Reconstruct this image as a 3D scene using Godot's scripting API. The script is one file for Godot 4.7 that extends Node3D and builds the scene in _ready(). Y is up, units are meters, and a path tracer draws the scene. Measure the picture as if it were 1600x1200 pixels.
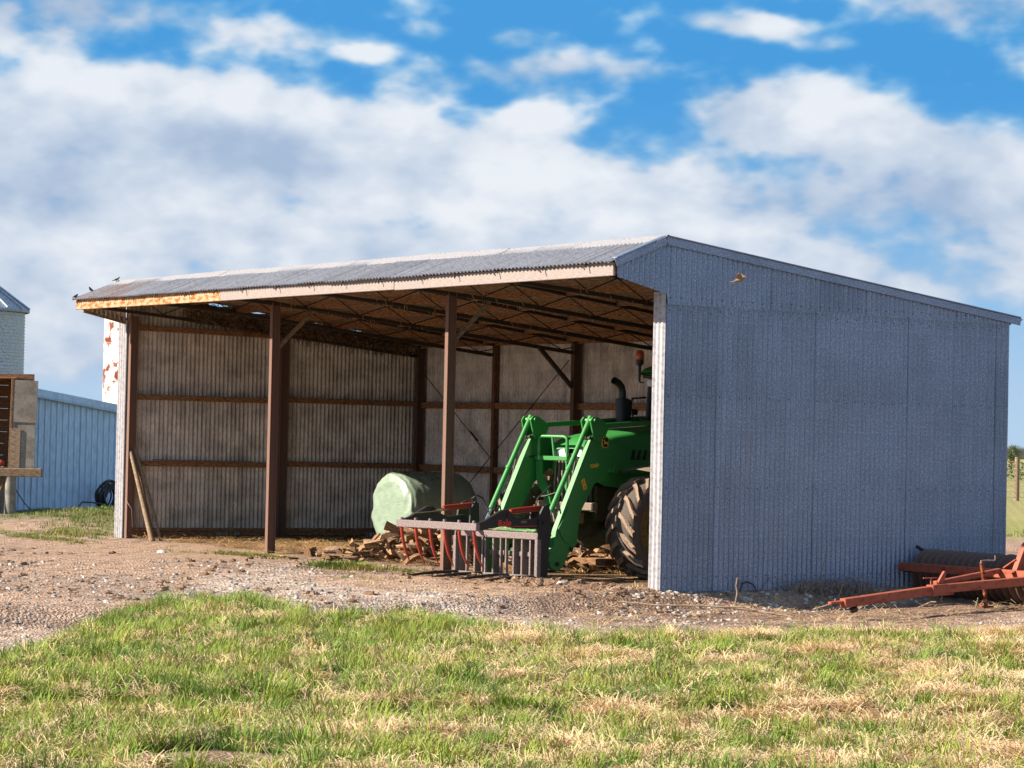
extends Node3D
# An open-fronted corrugated iron machinery shed in a farm yard: tractor with loader and bale grab inside, ring roller beside it.
# The front of the shed runs along x, the yard lies towards +z; the origin is the foot of the front right corner.

const YAW := 0.9544            # heading of the camera
const EYE := Vector3(23.027, 1.7316, 18.455)
# clouds: degrees right of the view axis, degrees above the horizon, half width, half height, weight
const CLOUDS := [[-9.24, 6.95, 3.56, 1.21, 1.0], [-6.68, 6.87, 3.41, 1.07, 0.9], [-3.41, 6.15, 3.41, 1.35, 1], [-0.85, 5.36, 3.7, 1.35, 1], [-7.11, 4.94, 6.4, 1.0, 0.85], [-1.42, 4.21, 5.97, 0.85, 0.9], [2.56, 5.15, 2.99, 0.92, 0.75], [-9.53, 3.46, 3.41, 0.85, 0.65], [-10.95, 5.85, 2.13, 1.85, 0.8], [0.0, 8.86, 0.78, 0.23, 0.7], [1.56, 8.42, 1.56, 0.34, 0.9], [2.84, 8.11, 0.78, 0.26, 0.6], [-3.34, 8.4, 0.68, 0.2, 0.6], [0.43, 7.05, 1.0, 0.41, 0.95], [4.41, 9.28, 1.0, 0.28, 0.75], [5.69, 9.08, 1.07, 0.31, 1], [6.9, 8.74, 0.71, 0.16, 0.55], [6.54, 7.37, 1.56, 0.71, 0.95], [7.54, 6.75, 2.28, 0.78, 0.7], [9.53, 6.22, 2.84, 0.92, 0.75], [4.83, 7.47, 1.14, 1.14, 0.45], [9.95, 9.6, 2.28, 0.6, 0.9], [-10.38, 8.99, 2.42, 0.64, 0.75], [-5.83, 8.66, 1.71, 0.4, 0.45], [4.98, 4.63, 1.0, 0.37, 1.1], [3.98, 4.49, 0.71, 0.23, 0.9], [6.97, 3.96, 1.42, 0.43, 0.5], [0.0, 8.01, 2.13, 0.43, 0.55], [-2.28, 7.6, 0.85, 0.43, 0.35], [0.28, 9.36, 0.36, 0.2, 0.5], [11.09, 8.18, 1.14, 0.43, 0.5], [7.54, 3.26, 2.28, 0.57, 0.45], [8.82, 5.14, 3.27, 0.64, 0.5], [10.81, 5.75, 2.28, 0.85, 0.5], [5.4, 5.63, 2.13, 0.71, 0.35], [-8.53, 9.24, 2.28, 0.43, 0.35], [-10.38, 2.73, 3.13, 1.56, 0.75], [-9.1, 1.48, 2.42, 0.85, 0.6], [9.24, 3.87, 3.7, 0.85, 0.5], [6.4, 5.09, 1.71, 0.71, 0.4], [10.81, 4.05, 1.71, 1.28, 0.4], [-5.4, 8.81, 2.84, 0.85, 0.1], [-1.42, 8.9, 3.13, 0.71, 0.12], [2.84, 7.0, 2.84, 0.85, 0.25], [-2.13, 8.95, 0.57, 0.17, 0.35]]
const CLOUD_LIGHT := [[-9.24, 7.59, 3.41, 0.64, 0.6], [-3.41, 7.15, 3.13, 0.71, 0.55], [0.28, 5.38, 2.84, 1.14, 0.55], [-3.41, 4.87, 4.55, 0.54, 0.5], [0.43, 7.09, 1.0, 0.34, 0.8], [5.69, 9.12, 1.28, 0.31, 0.6], [1.71, 8.47, 1.56, 0.31, 0.6], [6.83, 7.37, 1.28, 0.57, 0.5], [4.98, 4.74, 1.14, 0.31, 0.7], [-10.52, 4.01, 1.71, 0.43, 0.3], [-3.41, 8.43, 0.57, 0.17, 0.5], [-6.68, 6.58, 1.56, 0.4, -0.7], [-5.12, 5.9, 1.71, 0.31, -0.65], [-11.09, 5.13, 1.56, 0.85, -0.4], [-6.26, 4.46, 0.85, 0.31, -0.4], [9.95, 9.57, 3.13, 0.85, -0.35], [-10.38, 9.13, 2.84, 0.85, -0.5], [0.0, 7.93, 2.13, 0.37, -0.5], [9.95, 5.31, 3.7, 0.85, -0.35], [4.69, 7.18, 0.85, 1.14, -0.4], [-5.4, 6.4, 0.85, 0.28, -0.3]]
# the edge of the lawn: metres right of the view axis, metres in front of the camera
const LAWN := [[-30.0, 14.0], [-6.0, 14.6], [-3.63, 18.3], [-3.57, 19.5], [-3.53, 21.0], [-3.5, 22.9], [-3.45, 24.4], [-3.1, 25.6], [-2.69, 25.9], [-2.3, 24.9], [-1.85, 23.7], [-1.27, 23.7], [-0.85, 24.2], [-0.29, 22.9], [0.32, 22.3], [1.14, 22.2], [2.5, 22.5], [3.47, 22.9], [5.38, 23.9], [9.0, 25.0], [30.0, 26.0]]

var rng := RandomNumberGenerator.new()
var bumps := FastNoiseLite.new()
var patches := FastNoiseLite.new()
var fine := FastNoiseLite.new()
var M := {}
var names := {}


# ---------------------------------------------------------------- mesh building
class MB:
	var v := PackedVector3Array()
	var n := PackedVector3Array()
	var c := PackedColorArray()
	var i := PackedInt32Array()
	var tint := Color.WHITE

	func vert(p: Vector3, nn: Vector3) -> int:
		v.append(p)
		n.append(nn)
		c.append(tint)
		return v.size() - 1

	func tri_i(a: int, b: int, d: int) -> void:   # winds the corners clockwise as seen from the side their normals point to
		var g := (v[b] - v[a]).cross(v[d] - v[a])
		if g.dot(n[a] + n[b] + n[d]) > 0.0:
			i.append_array([a, d, b])
		else:
			i.append_array([a, b, d])

	func tri(a: Vector3, b: Vector3, d: Vector3, nn: Vector3) -> void:
		tri_i(vert(a, nn), vert(b, nn), vert(d, nn))

	func quad(a: Vector3, b: Vector3, d: Vector3, e: Vector3, nn: Vector3) -> void:
		var k := vert(a, nn)
		vert(b, nn); vert(d, nn); vert(e, nn)
		tri_i(k, k + 1, k + 2)
		tri_i(k, k + 2, k + 3)

	func box(at: Vector3, size: Vector3, basis := Basis.IDENTITY, bevel := 0.0) -> void:
		var h := size / 2.0
		var b := minf(bevel, minf(h.x, minf(h.y, h.z)) * 0.8)
		for axis in 3:
			var u := (axis + 1) % 3
			var w := (axis + 2) % 3
			for s in [-1.0, 1.0]:
				var nn := Vector3.ZERO
				nn[axis] = s
				var q := []
				for k in [[-1, -1], [1, -1], [1, 1], [-1, 1]]:
					var p := Vector3.ZERO
					p[axis] = s * h[axis]
					p[u] = k[0] * (h[u] - b)
					p[w] = k[1] * (h[w] - b)
					q.append(at + basis * p)
				quad(q[0], q[1], q[2], q[3], (basis * nn).normalized())
		if b <= 0.0:
			return
		for axis in 3:                                  # bevel strips along the edges parallel to each axis
			var u := (axis + 1) % 3
			var w := (axis + 2) % 3
			for su in [-1.0, 1.0]:
				for sw in [-1.0, 1.0]:
					var q := []
					for k in [[-1, 0], [1, 0], [1, 1], [-1, 1]]:
						var p := Vector3.ZERO
						p[axis] = k[0] * (h[axis] - b)
						p[u] = su * (h[u] - (b if k[1] else 0.0))
						p[w] = sw * (h[w] - (0.0 if k[1] else b))
						q.append(at + basis * p)
					var nn := Vector3.ZERO
					nn[u] = su; nn[w] = sw
					quad(q[0], q[1], q[2], q[3], (basis * nn).normalized())
		for sx in [-1.0, 1.0]:
			for sy in [-1.0, 1.0]:
				for sz in [-1.0, 1.0]:
					var s := Vector3(sx, sy, sz)
					tri(at + basis * (s * Vector3(h.x, h.y - b, h.z - b)), at + basis * (s * Vector3(h.x - b, h.y, h.z - b)), at + basis * (s * Vector3(h.x - b, h.y - b, h.z)), (basis * s).normalized())

	func tube(pts: Array, radii: Variant, seg := 8, caps := true) -> void:
		var count := pts.size()
		var up := Vector3.UP
		var first := v.size()
		for k in count:
			var d: Vector3 = (pts[mini(k + 1, count - 1)] - pts[maxi(k - 1, 0)]).normalized()
			if absf(d.dot(up)) > 0.95:
				up = Vector3.RIGHT if absf(d.x) < 0.8 else Vector3.BACK
			var a := d.cross(up).normalized()
			var b := a.cross(d).normalized()
			up = b
			var r: float = radii[k] if radii is Array else radii
			for j in seg:
				var w := TAU * j / seg
				var o := a * cos(w) + b * sin(w)
				vert(pts[k] + o * r, o)
		for k in count - 1:
			for j in seg:
				var a0 := first + k * seg + j
				var a1 := first + k * seg + (j + 1) % seg
				tri_i(a0, a1, a1 + seg)
				tri_i(a0, a1 + seg, a0 + seg)
		if caps:
			for e in 2:
				var k: int = 0 if e == 0 else count - 1
				var d: Vector3 = (pts[0] - pts[1]).normalized() if e == 0 else (pts[count - 1] - pts[count - 2]).normalized()
				var m := vert(pts[k], d)
				var ring := []
				for j in seg:
					ring.append(vert(v[first + k * seg + j], d))
				for j in seg:
					tri_i(m, ring[j], ring[(j + 1) % seg])

	# a flat plate: outline in the local xy plane, thickness along local z
	func plate(outline: PackedVector2Array, thick: float, xf := Transform3D.IDENTITY) -> void:
		var t := Geometry2D.triangulate_polygon(outline)
		for s in [-0.5, 0.5]:
			var nn: Vector3 = (xf.basis * Vector3(0, 0, signf(s))).normalized()
			var k := v.size()
			for p in outline:
				vert(xf * Vector3(p.x, p.y, s * thick), nn)
			for j in range(0, t.size(), 3):
				tri_i(k + t[j], k + t[j + 1], k + t[j + 2])
		var turn := 1.0 if Geometry2D.is_polygon_clockwise(outline) else -1.0
		for j in outline.size():
			var a := outline[j]
			var b := outline[(j + 1) % outline.size()]
			var e := (b - a).normalized()
			var nn := (xf.basis * Vector3(-e.y, e.x, 0) * turn).normalized()
			quad(xf * Vector3(a.x, a.y, -thick / 2), xf * Vector3(b.x, b.y, -thick / 2), xf * Vector3(b.x, b.y, thick / 2), xf * Vector3(a.x, a.y, thick / 2), nn)

	# a turned shape: profile of (radius, height), round the local y axis
	func lathe(profile: PackedVector2Array, seg: int, xf := Transform3D.IDENTITY, smooth := true) -> void:
		for k in profile.size() - 1:
			var a := profile[k]
			var b := profile[k + 1]
			if a.is_equal_approx(b):
				continue
			var here := Vector2(b.y - a.y, a.x - b.x).normalized()
			var na := here
			var nb := here
			if smooth:
				if k > 0:
					var pr := profile[k] - profile[k - 1]
					var q := Vector2(pr.y, -pr.x).normalized()
					if q.dot(here) > 0.5:
						na = (q + here).normalized()
				if k < profile.size() - 2:
					var nx := profile[k + 2] - profile[k + 1]
					var q := Vector2(nx.y, -nx.x).normalized()
					if q.dot(here) > 0.5:
						nb = (q + here).normalized()
			var first := v.size()
			for j in seg:
				var w := TAU * j / seg
				var o := Vector3(cos(w), 0, sin(w))
				vert(xf * (o * a.x + Vector3.UP * a.y), (xf.basis * (o * na.x + Vector3.UP * na.y)).normalized())
				vert(xf * (o * b.x + Vector3.UP * b.y), (xf.basis * (o * nb.x + Vector3.UP * nb.y)).normalized())
			for j in seg:
				var p := first + 2 * j
				var q := first + 2 * ((j + 1) % seg)
				tri_i(p, q, q + 1)
				tri_i(p, q + 1, p + 1)

	# an open sheet of rows x columns points, smooth normals
	func sheet(pts: Array, towards := Vector3.ZERO, colors: Array = [], middle: Variant = null) -> void:   # normals face TOWARDS, or away from the axis through MIDDLE along z
		var rows := pts.size()
		var cols: int = pts[0].size()
		var first := v.size()
		for r in rows:
			for k in cols:
				var du: Vector3 = pts[r][mini(k + 1, cols - 1)] - pts[r][maxi(k - 1, 0)]
				var dv: Vector3 = pts[mini(r + 1, rows - 1)][k] - pts[maxi(r - 1, 0)][k]
				var nn := du.cross(dv).normalized()
				if towards != Vector3.ZERO and nn.dot(towards) < 0.0:
					nn = -nn
				if middle != null and nn.dot((pts[r][k] - middle) * Vector3(1, 1, 0.3)) < 0.0:
					nn = -nn
				if colors.size():
					tint = colors[r][k]
				vert(pts[r][k], nn)
		for r in rows - 1:
			for k in cols - 1:
				var a := first + r * cols + k
				tri_i(a, a + 1, a + cols + 1)
				tri_i(a, a + cols + 1, a + cols)

	func rock(at: Vector3, radii: Vector3, noise: FastNoiseLite, rough := 0.35, rings := 4, seg := 7, flat := true) -> void:
		var p := []
		for r in rings + 1:
			var row := []
			for k in seg:
				var la := PI * r / rings - PI / 2
				var lo := TAU * k / seg + r * 0.3
				var d := Vector3(cos(la) * cos(lo), sin(la), cos(la) * sin(lo))
				var q := 1.0 + rough * noise.get_noise_3dv(d * 40.0 + at * 97.0)
				row.append(at + d * q * radii)
			p.append(row)
		for r in rings:
			for k in seg:
				var a: Vector3 = p[r][k]
				var b: Vector3 = p[r][(k + 1) % seg]
				var d: Vector3 = p[r + 1][(k + 1) % seg]
				var e: Vector3 = p[r + 1][k]
				var mid := (a + b + d + e) / 4.0 - at
				if flat:
					for t in [[a, b, d], [a, d, e]]:
						var nn: Vector3 = (t[1] - t[0]).cross(t[2] - t[0])
						if nn.length() > 1e-12:
							tri(t[0], t[1], t[2], (nn if nn.dot(mid) > 0 else -nn).normalized())
				else:
					var k0 := vert(a, (a - at).normalized())
					vert(b, (b - at).normalized()); vert(d, (d - at).normalized()); vert(e, (e - at).normalized())
					tri_i(k0, k0 + 1, k0 + 2)
					tri_i(k0, k0 + 2, k0 + 3)

	func mesh() -> ArrayMesh:
		var a := []
		a.resize(Mesh.ARRAY_MAX)
		a[Mesh.ARRAY_VERTEX] = v
		a[Mesh.ARRAY_NORMAL] = n
		a[Mesh.ARRAY_COLOR] = c
		a[Mesh.ARRAY_INDEX] = i
		var m := ArrayMesh.new()
		m.add_surface_from_arrays(Mesh.PRIMITIVE_TRIANGLES, a)
		return m


# ---------------------------------------------------------------- objects
func numbered(called: String, parent: Node) -> String:
	var key := str(parent.get_instance_id()) + called
	var k: int = names.get(key, 0)
	names[key] = k + 1
	return called if k == 0 else "%s_%03d" % [called, k]

func obj(called: String, shape: Variant, material: Material, parent: Node = self, xf := Transform3D.IDENTITY) -> MeshInstance3D:
	var o := MeshInstance3D.new()
	o.mesh = shape.mesh() if shape is MB else shape
	o.material_override = material
	o.name = numbered(called, parent)
	o.transform = xf
	parent.add_child(o, true)
	return o

func thing(called: String, label: String, category: String, at := Vector3.ZERO, turn := 0.0, group := "") -> Node3D:
	var o := Node3D.new()
	o.name = numbered(called, self)
	add_child(o, true)
	o.position = at
	o.rotation.y = turn
	return tag(o, label, category, group)

func part(called: String, parent: Node) -> Node3D:
	var o := Node3D.new()
	o.name = numbered(called, parent)
	parent.add_child(o, true)
	return o

func tag(o: Node3D, label: String, category := "", group := "", kind := "") -> Node3D:
	if label: o.set_meta("label", label)
	if category: o.set_meta("category", category)
	if group: o.set_meta("group", group)
	if kind: o.set_meta("kind", kind)
	return o

func stuff(called: String, shape: Mesh, material: Material, places: Array, colors: Array, label: String, category: String, parent: Node = self) -> MultiMeshInstance3D:
	var mm := MultiMesh.new()
	mm.transform_format = MultiMesh.TRANSFORM_3D
	mm.use_colors = true
	mm.mesh = shape
	mm.instance_count = places.size()
	for k in places.size():
		mm.set_instance_transform(k, places[k])
		mm.set_instance_color(k, colors[k])
	var o := MultiMeshInstance3D.new()
	o.multimesh = mm
	o.material_override = material
	o.name = numbered(called, parent)
	parent.add_child(o, true)
	tag(o, label, category, "", "stuff")
	return o

# a straight member from a to b: its length along the local x axis, so that the grain runs along it
func beam(called: String, a: Vector3, b: Vector3, high: float, wide: float, material: Material, parent: Node, up := Vector3.UP, bevel := 0.006, tint := Color.WHITE) -> MeshInstance3D:
	var m := MB.new()
	m.tint = tint
	var along := (b - a).normalized()
	m.box(Vector3.ZERO, Vector3((b - a).length(), high, wide), Basis.IDENTITY, bevel)
	var side := along.cross(up).normalized()
	var t := Transform3D(Basis(along, side.cross(along).normalized(), side), (a + b) / 2.0)
	return obj(called, m, material, parent, t)

func rod(called: String, pts: Array, r: Variant, material: Material, parent: Node, seg := 8) -> MeshInstance3D:
	var m := MB.new()
	m.tube(pts, r, seg)
	return obj(called, m, material, parent)

func near(p: Vector3, d: float) -> Vector3:
	return p + Vector3(rng.randf_range(-d, d), rng.randf_range(-d, d), rng.randf_range(-d, d))

# metres right of the view axis and ahead of the camera -> x, z, and back: the yard was paced out along these two lines
func yard(s: float, t: float) -> Vector2:
	return Vector2(EYE.x + s * cos(YAW) - t * sin(YAW), EYE.z - s * sin(YAW) - t * cos(YAW))

func paced(x: float, z: float) -> Vector2:
	var dx := x - EYE.x
	var dz := z - EYE.z
	return Vector2(dx * cos(YAW) - dz * sin(YAW), -dx * sin(YAW) - dz * cos(YAW))

func lawn_edge(s: float) -> float:
	for k in LAWN.size() - 1:
		if s < LAWN[k + 1][0]:
			return lerpf(LAWN[k][1], LAWN[k + 1][1], clampf((s - LAWN[k][0]) / (LAWN[k + 1][0] - LAWN[k][0]), 0.0, 1.0))
	return 26.0


# ---------------------------------------------------------------- textures and materials
func ramp(stops: Array) -> Gradient:
	var g := Gradient.new()
	var o := PackedFloat32Array()
	var c := PackedColorArray()
	for s in stops:
		o.append(s[0])
		c.append(s[1] if s[1] is Color else Color(s[1], s[1], s[1]))
	g.offsets = o
	g.colors = c
	return g

func noise_tex(seed_: int, freq: float, stops: Array, kind := FastNoiseLite.TYPE_SIMPLEX_SMOOTH, size := 512, octaves := 5) -> NoiseTexture2D:
	var f := FastNoiseLite.new()
	f.noise_type = kind
	f.seed = seed_
	f.frequency = freq
	f.fractal_octaves = octaves
	f.fractal_type = FastNoiseLite.FRACTAL_FBM if octaves > 1 else FastNoiseLite.FRACTAL_NONE
	if kind == FastNoiseLite.TYPE_CELLULAR:
		f.cellular_return_type = FastNoiseLite.RETURN_CELL_VALUE
		f.cellular_jitter = 1.0
	var t := NoiseTexture2D.new()
	t.width = size
	t.height = size
	t.seamless = true
	t.generate_mipmaps = false
	t.color_ramp = ramp(stops)
	t.noise = f
	return t

func mat(key: String, c: Color, rough: float, metal := 0.0, tex: Texture2D = null, scale := Vector3.ONE, world := false) -> StandardMaterial3D:
	var m := StandardMaterial3D.new()
	m.resource_name = key
	m.albedo_color = c.linear_to_srgb()
	m.roughness = rough
	m.metallic = metal
	m.vertex_color_use_as_albedo = true
	if tex:
		m.albedo_texture = tex
		m.uv1_triplanar = true
		m.uv1_world_triplanar = world
		m.uv1_scale = scale
		m.uv1_triplanar_sharpness = 6.0
	M[key] = m
	return m

func over(m: StandardMaterial3D, stops_tex: Texture2D, scale: float) -> void:   # a second, coarser pattern multiplied over the first
	m.detail_enabled = true
	m.detail_albedo = stops_tex
	m.detail_blend_mode = BaseMaterial3D.BLEND_MODE_MUL
	m.detail_uv_layer = BaseMaterial3D.DETAIL_UV_2
	m.uv2_triplanar = true
	m.uv2_world_triplanar = true
	m.uv2_scale = Vector3.ONE * scale

func bump(m: StandardMaterial3D, t: Texture2D, cm: float) -> void:
	m.heightmap_enabled = true
	m.heightmap_texture = t
	m.heightmap_scale = cm

func materials() -> void:
	var wood := noise_tex(11, 0.02, [[0.0, Color(0.42, 0.36, 0.30)], [0.42, Color(0.66, 0.58, 0.5)], [0.55, Color(0.82, 0.75, 0.67)], [1.0, Color(0.98, 0.93, 0.86)]])
	var speck := noise_tex(12, 0.05, [[0.0, 0.45], [0.4, 0.72], [0.55, 0.9], [1.0, 1.0]])
	var blotch := noise_tex(13, 0.008, [[0.0, 0.66], [0.4, 0.86], [0.6, 0.97], [1.0, 1.0]])
	var faint := noise_tex(19, 0.04, [[0.0, 0.75], [0.4, 0.9], [0.55, 0.96], [1.0, 1.0]])
	var pale := noise_tex(29, 0.02, [[0.0, Color(0.72, 0.64, 0.58)], [0.42, Color(0.88, 0.82, 0.77)], [0.55, Color(0.96, 0.92, 0.88)], [1.0, Color(1, 0.97, 0.94)]])
	var grit := noise_tex(14, 0.09, [[0.0, 0.5], [0.4, 0.82], [0.55, 0.96], [1.0, 1.0]])
	# zinc: mottled crystals in bluish greys, dull patches
	var zinc := noise_tex(15, 0.07, [[0.0, Color(0.62, 0.66, 0.73)], [0.40, Color(0.72, 0.76, 0.83)], [0.56, Color(0.79, 0.83, 0.89)], [0.70, Color(0.92, 0.95, 1.0)], [1.0, Color(1, 1, 1)]])
	var dull := noise_tex(16, 0.006, [[0.0, 0.90], [0.45, 0.95], [0.6, 0.98], [1.0, 1.0]])
	var rust := noise_tex(17, 0.03, [[0.0, Color(0.25, 0.11, 0.05)], [0.45, Color(0.45, 0.20, 0.09)], [0.6, Color(0.66, 0.36, 0.17)], [1.0, Color(0.8, 0.6, 0.42)]])
	var rust_marks := noise_tex(18, 0.02, [[0.0, Color(0.72, 0.42, 0.20)], [0.34, Color(0.90, 0.63, 0.36)], [0.46, Color(0.95, 0.80, 0.62)], [0.6, Color(0.97, 0.92, 0.86)], [1.0, Color(1, 0.97, 0.93)]])

	var m := mat("zinc_wall", Color(0.40, 0.465, 0.555), 0.38, 0.5, zinc, Vector3(1.7, 0.8, 1.7), true)
	over(m, dull, 0.35)
	m = mat("zinc_roof", Color(0.33, 0.34, 0.375), 0.5, 0.35, faint, Vector3(0.8, 0.8, 0.8), true)
	over(m, dull, 0.4)
	m = mat("zinc_inside", Color(0.78, 0.72, 0.66), 0.55, 0.2, faint, Vector3(2.2, 0.5, 2.2), true)
	over(m, blotch, 0.5)
	mat("flashing", Color(0.42, 0.42, 0.45), 0.5, 0.1, faint, Vector3.ONE * 0.7, true)
	mat("ridge", Color(0.33, 0.325, 0.335), 0.5, 0.1, faint, Vector3.ONE * 1.3, true)
	m = mat("lining", Color(0.38, 0.265, 0.175), 0.95, 0.0, speck, Vector3(0.9, 0.9, 0.9), true)
	over(m, blotch, 0.9)
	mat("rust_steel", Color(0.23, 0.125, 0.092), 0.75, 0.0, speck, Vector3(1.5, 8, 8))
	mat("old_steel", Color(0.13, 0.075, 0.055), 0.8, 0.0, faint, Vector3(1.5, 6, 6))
	mat("dark_steel", Color(0.052, 0.036, 0.030), 0.75, 0.0, speck, Vector3.ONE * 3)
	mat("rust", Color(0.8, 0.8, 0.8), 0.9, 0.0, rust, Vector3.ONE * 1.2, true)
	mat("fascia", Color(0.30, 0.258, 0.245), 0.85, 0.0, faint, Vector3(0.5, 5, 5))
	m = mat("fascia_stained", Color(0.40, 0.325, 0.25), 0.85, 0.0, rust_marks, Vector3(0.45, 1.3, 1.3))
	mat("timber", Color(0.42, 0.27, 0.165), 0.9, 0.0, wood, Vector3(0.7, 7, 7))
	mat("timber_grey", Color(0.42, 0.37, 0.31), 0.9, 0.0, wood, Vector3(0.7, 7, 7))
	m = mat("ply", Color(0.31, 0.285, 0.25), 0.9, 0.0, faint, Vector3(2.5, 0.8, 2.5))
	over(m, blotch, 0.8)
	mat("log", Color(1, 1, 1), 0.9, 0.0, wood, Vector3(2, 9, 9))
	mat("stone", Color(1, 1, 1), 0.9, 0.0, speck, Vector3.ONE * 6)
	mat("blade", Color(1, 1, 1), 0.55)
	M.blade.backlight_enabled = true
	M.blade.backlight = Color(0.5, 0.5, 0.5)
	mat("straw", Color(1, 1, 1), 0.7)
	m = mat("ground", Color(1, 1, 1), 0.95, 0.0, grit, Vector3.ONE * 0.8, true)
	over(m, blotch, 0.9)
	bump(m, noise_tex(20, 0.05, [[0.0, 0.0], [1.0, 1.0]]), 3.0)

	m = mat("green_paint", Color(1, 1, 1), 0.42, 0.0, noise_tex(21, 0.035, [[0.0, Color(0.46, 0.50, 0.34)], [0.24, Color(0.27, 0.51, 0.28)], [0.42, Color(0.20, 0.51, 0.25)], [1.0, Color(0.17, 0.485, 0.22)]]), Vector3.ONE * 1.6)
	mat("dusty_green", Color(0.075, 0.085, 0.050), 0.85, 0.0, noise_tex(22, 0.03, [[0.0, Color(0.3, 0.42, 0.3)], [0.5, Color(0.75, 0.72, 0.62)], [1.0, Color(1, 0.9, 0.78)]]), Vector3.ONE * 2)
	mat("dust", Color(0.30, 0.235, 0.175), 0.9, 0.0, speck, Vector3.ONE * 3)
	mat("black", Color(0.022, 0.021, 0.022), 0.5)
	mat("rubber", Color(0.13, 0.108, 0.09), 0.9, 0.0, speck, Vector3.ONE * 3)
	mat("tread", Color(0.36, 0.26, 0.185), 0.9, 0.0, speck, Vector3.ONE * 3)
	mat("rim", Color(0.30, 0.19, 0.06), 0.8, 0.0, speck, Vector3.ONE * 3)
	mat("yellow", Color(0.75, 0.48, 0.03), 0.5)
	mat("chrome", Color(0.6, 0.6, 0.62), 0.15, 1.0)
	mat("lamp_glass", Color(0.75, 0.78, 0.80), 0.12)
	mat("amber", Color(0.50, 0.09, 0.015), 0.2)
	m = mat("glass", Color(0.55, 0.65, 0.6), 0.05)
	m.transparency = BaseMaterial3D.TRANSPARENCY_ALPHA
	m.albedo_color.a = 0.25
	mat("red_paint", Color(0.42, 0.040, 0.022), 0.45, 0.0, speck, Vector3.ONE * 4)
	mat("grab_black", Color(0.030, 0.027, 0.030), 0.5, 0.0, speck, Vector3.ONE * 4)
	mat("worn_steel", Color(0.36, 0.33, 0.33), 0.55, 0.2, noise_tex(23, 0.03, [[0.0, Color(0.35, 0.25, 0.2)], [0.5, Color(0.75, 0.7, 0.7)], [1.0, Color(1, 0.98, 0.98)]]), Vector3.ONE * 4)
	mat("red_letters", Color(0.62, 0.05, 0.02), 0.5)
	mat("orange_paint", Color(0.33, 0.085, 0.042), 0.65, 0.0, noise_tex(24, 0.02, [[0.0, Color(0.62, 0.50, 0.42)], [0.3, Color(0.86, 0.80, 0.76)], [0.5, Color(0.95, 0.92, 0.9)], [1.0, Color(1, 1, 1)]]), Vector3.ONE * 1.0)
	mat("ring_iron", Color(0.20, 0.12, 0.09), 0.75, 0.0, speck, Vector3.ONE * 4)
	m = mat("wrap", Color(0.225, 0.305, 0.235), 0.45, 0.0, noise_tex(25, 0.02, [[0.0, 0.86], [0.5, 0.96], [1.0, 1.0]]), Vector3(0.6, 3, 0.6))
	mat("blue_steel", Color(0.46, 0.66, 0.86), 0.5, 0.0, noise_tex(27, 0.02, [[0.0, 0.84], [0.5, 0.95], [1.0, 1.0]]), Vector3(0.8, 0.3, 0.8), true)
	m = mat("silo_zinc", Color(0.42, 0.50, 0.57), 0.45, 0.3, faint, Vector3.ONE * 0.5, true)
	mat("white_paint", Color(0.60, 0.60, 0.62), 0.6, 0.0, noise_tex(28, 0.010, [[0.0, Color(0.50, 0.18, 0.06)], [0.31, Color(0.66, 0.33, 0.17)], [0.35, Color(0.95, 0.93, 0.92)], [1.0, Color(1, 1, 1)]]), Vector3.ONE * 0.42, true)
	mat("feather_dark", Color(0.03, 0.028, 0.03), 0.5)
	mat("feather_brown", Color(0.20, 0.135, 0.09), 0.8)
	mat("leaf", Color(1, 1, 1), 0.6)


# ---------------------------------------------------------------- sky
func clouds_at(a: float, e: float, soft: FastNoiseLite, puffs: bool) -> Array:   # cover 0..1 and brightness 0..1
	var n := soft.get_noise_2d(a * 0.72, e * 1.25)
	var n2 := soft.get_noise_2d(a * 2.1 + 50.0, e * 3.2)
	var d := 0.0
	var lit := 0.0
	if puffs:
		for b in CLOUDS:
			var x: float = (a - b[0]) / b[2]
			if absf(x) < 2.2:
				var y: float = (e - b[1]) / b[3]
				var r := x * x + y * y
				if r < 4.0:
					d += b[4] * exp(-r * (0.55 + 0.35 * r))
		for b in CLOUD_LIGHT:
			var x: float = (a - b[0]) / b[2]
			if absf(x) < 2.2:
				var y: float = (e - b[1]) / b[3]
				lit += b[4] * exp(-(x * x + y * y))
		d = minf(d, 1.25) + 0.75 * n + 0.42 * n2 + 0.06
	else:
		var wide := soft.get_noise_2d(a * 0.12 + 300.0, e * 0.3)
		d = 0.62 + 1.1 * wide + 0.5 * n
		lit = 0.2 + wide
	return [smoothstep(0.18, 1.0, d) , clampf(0.50 + lit * 0.75 + 0.60 * n + 0.3 * n2, 0.0, 1.0)]

func air(e: float) -> Color:
	var c := Color(0.72, 0.83, 0.94).lerp(Color(0.30, 0.625, 0.885), smoothstep(0.0, 8.5, e))
	return c.lerp(Color(0.10, 0.36, 0.70), smoothstep(10.0, 60.0, e))

func sky_color(a: float, e: float, soft: FastNoiseLite, puffs: bool) -> Color:
	var k := clouds_at(a, e, soft, puffs)
	var c := Color(0.68, 0.755, 0.86).lerp(Color(0.955, 0.965, 0.985), k[1])
	return air(e).lerp(c, k[0] * 0.96)

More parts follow.
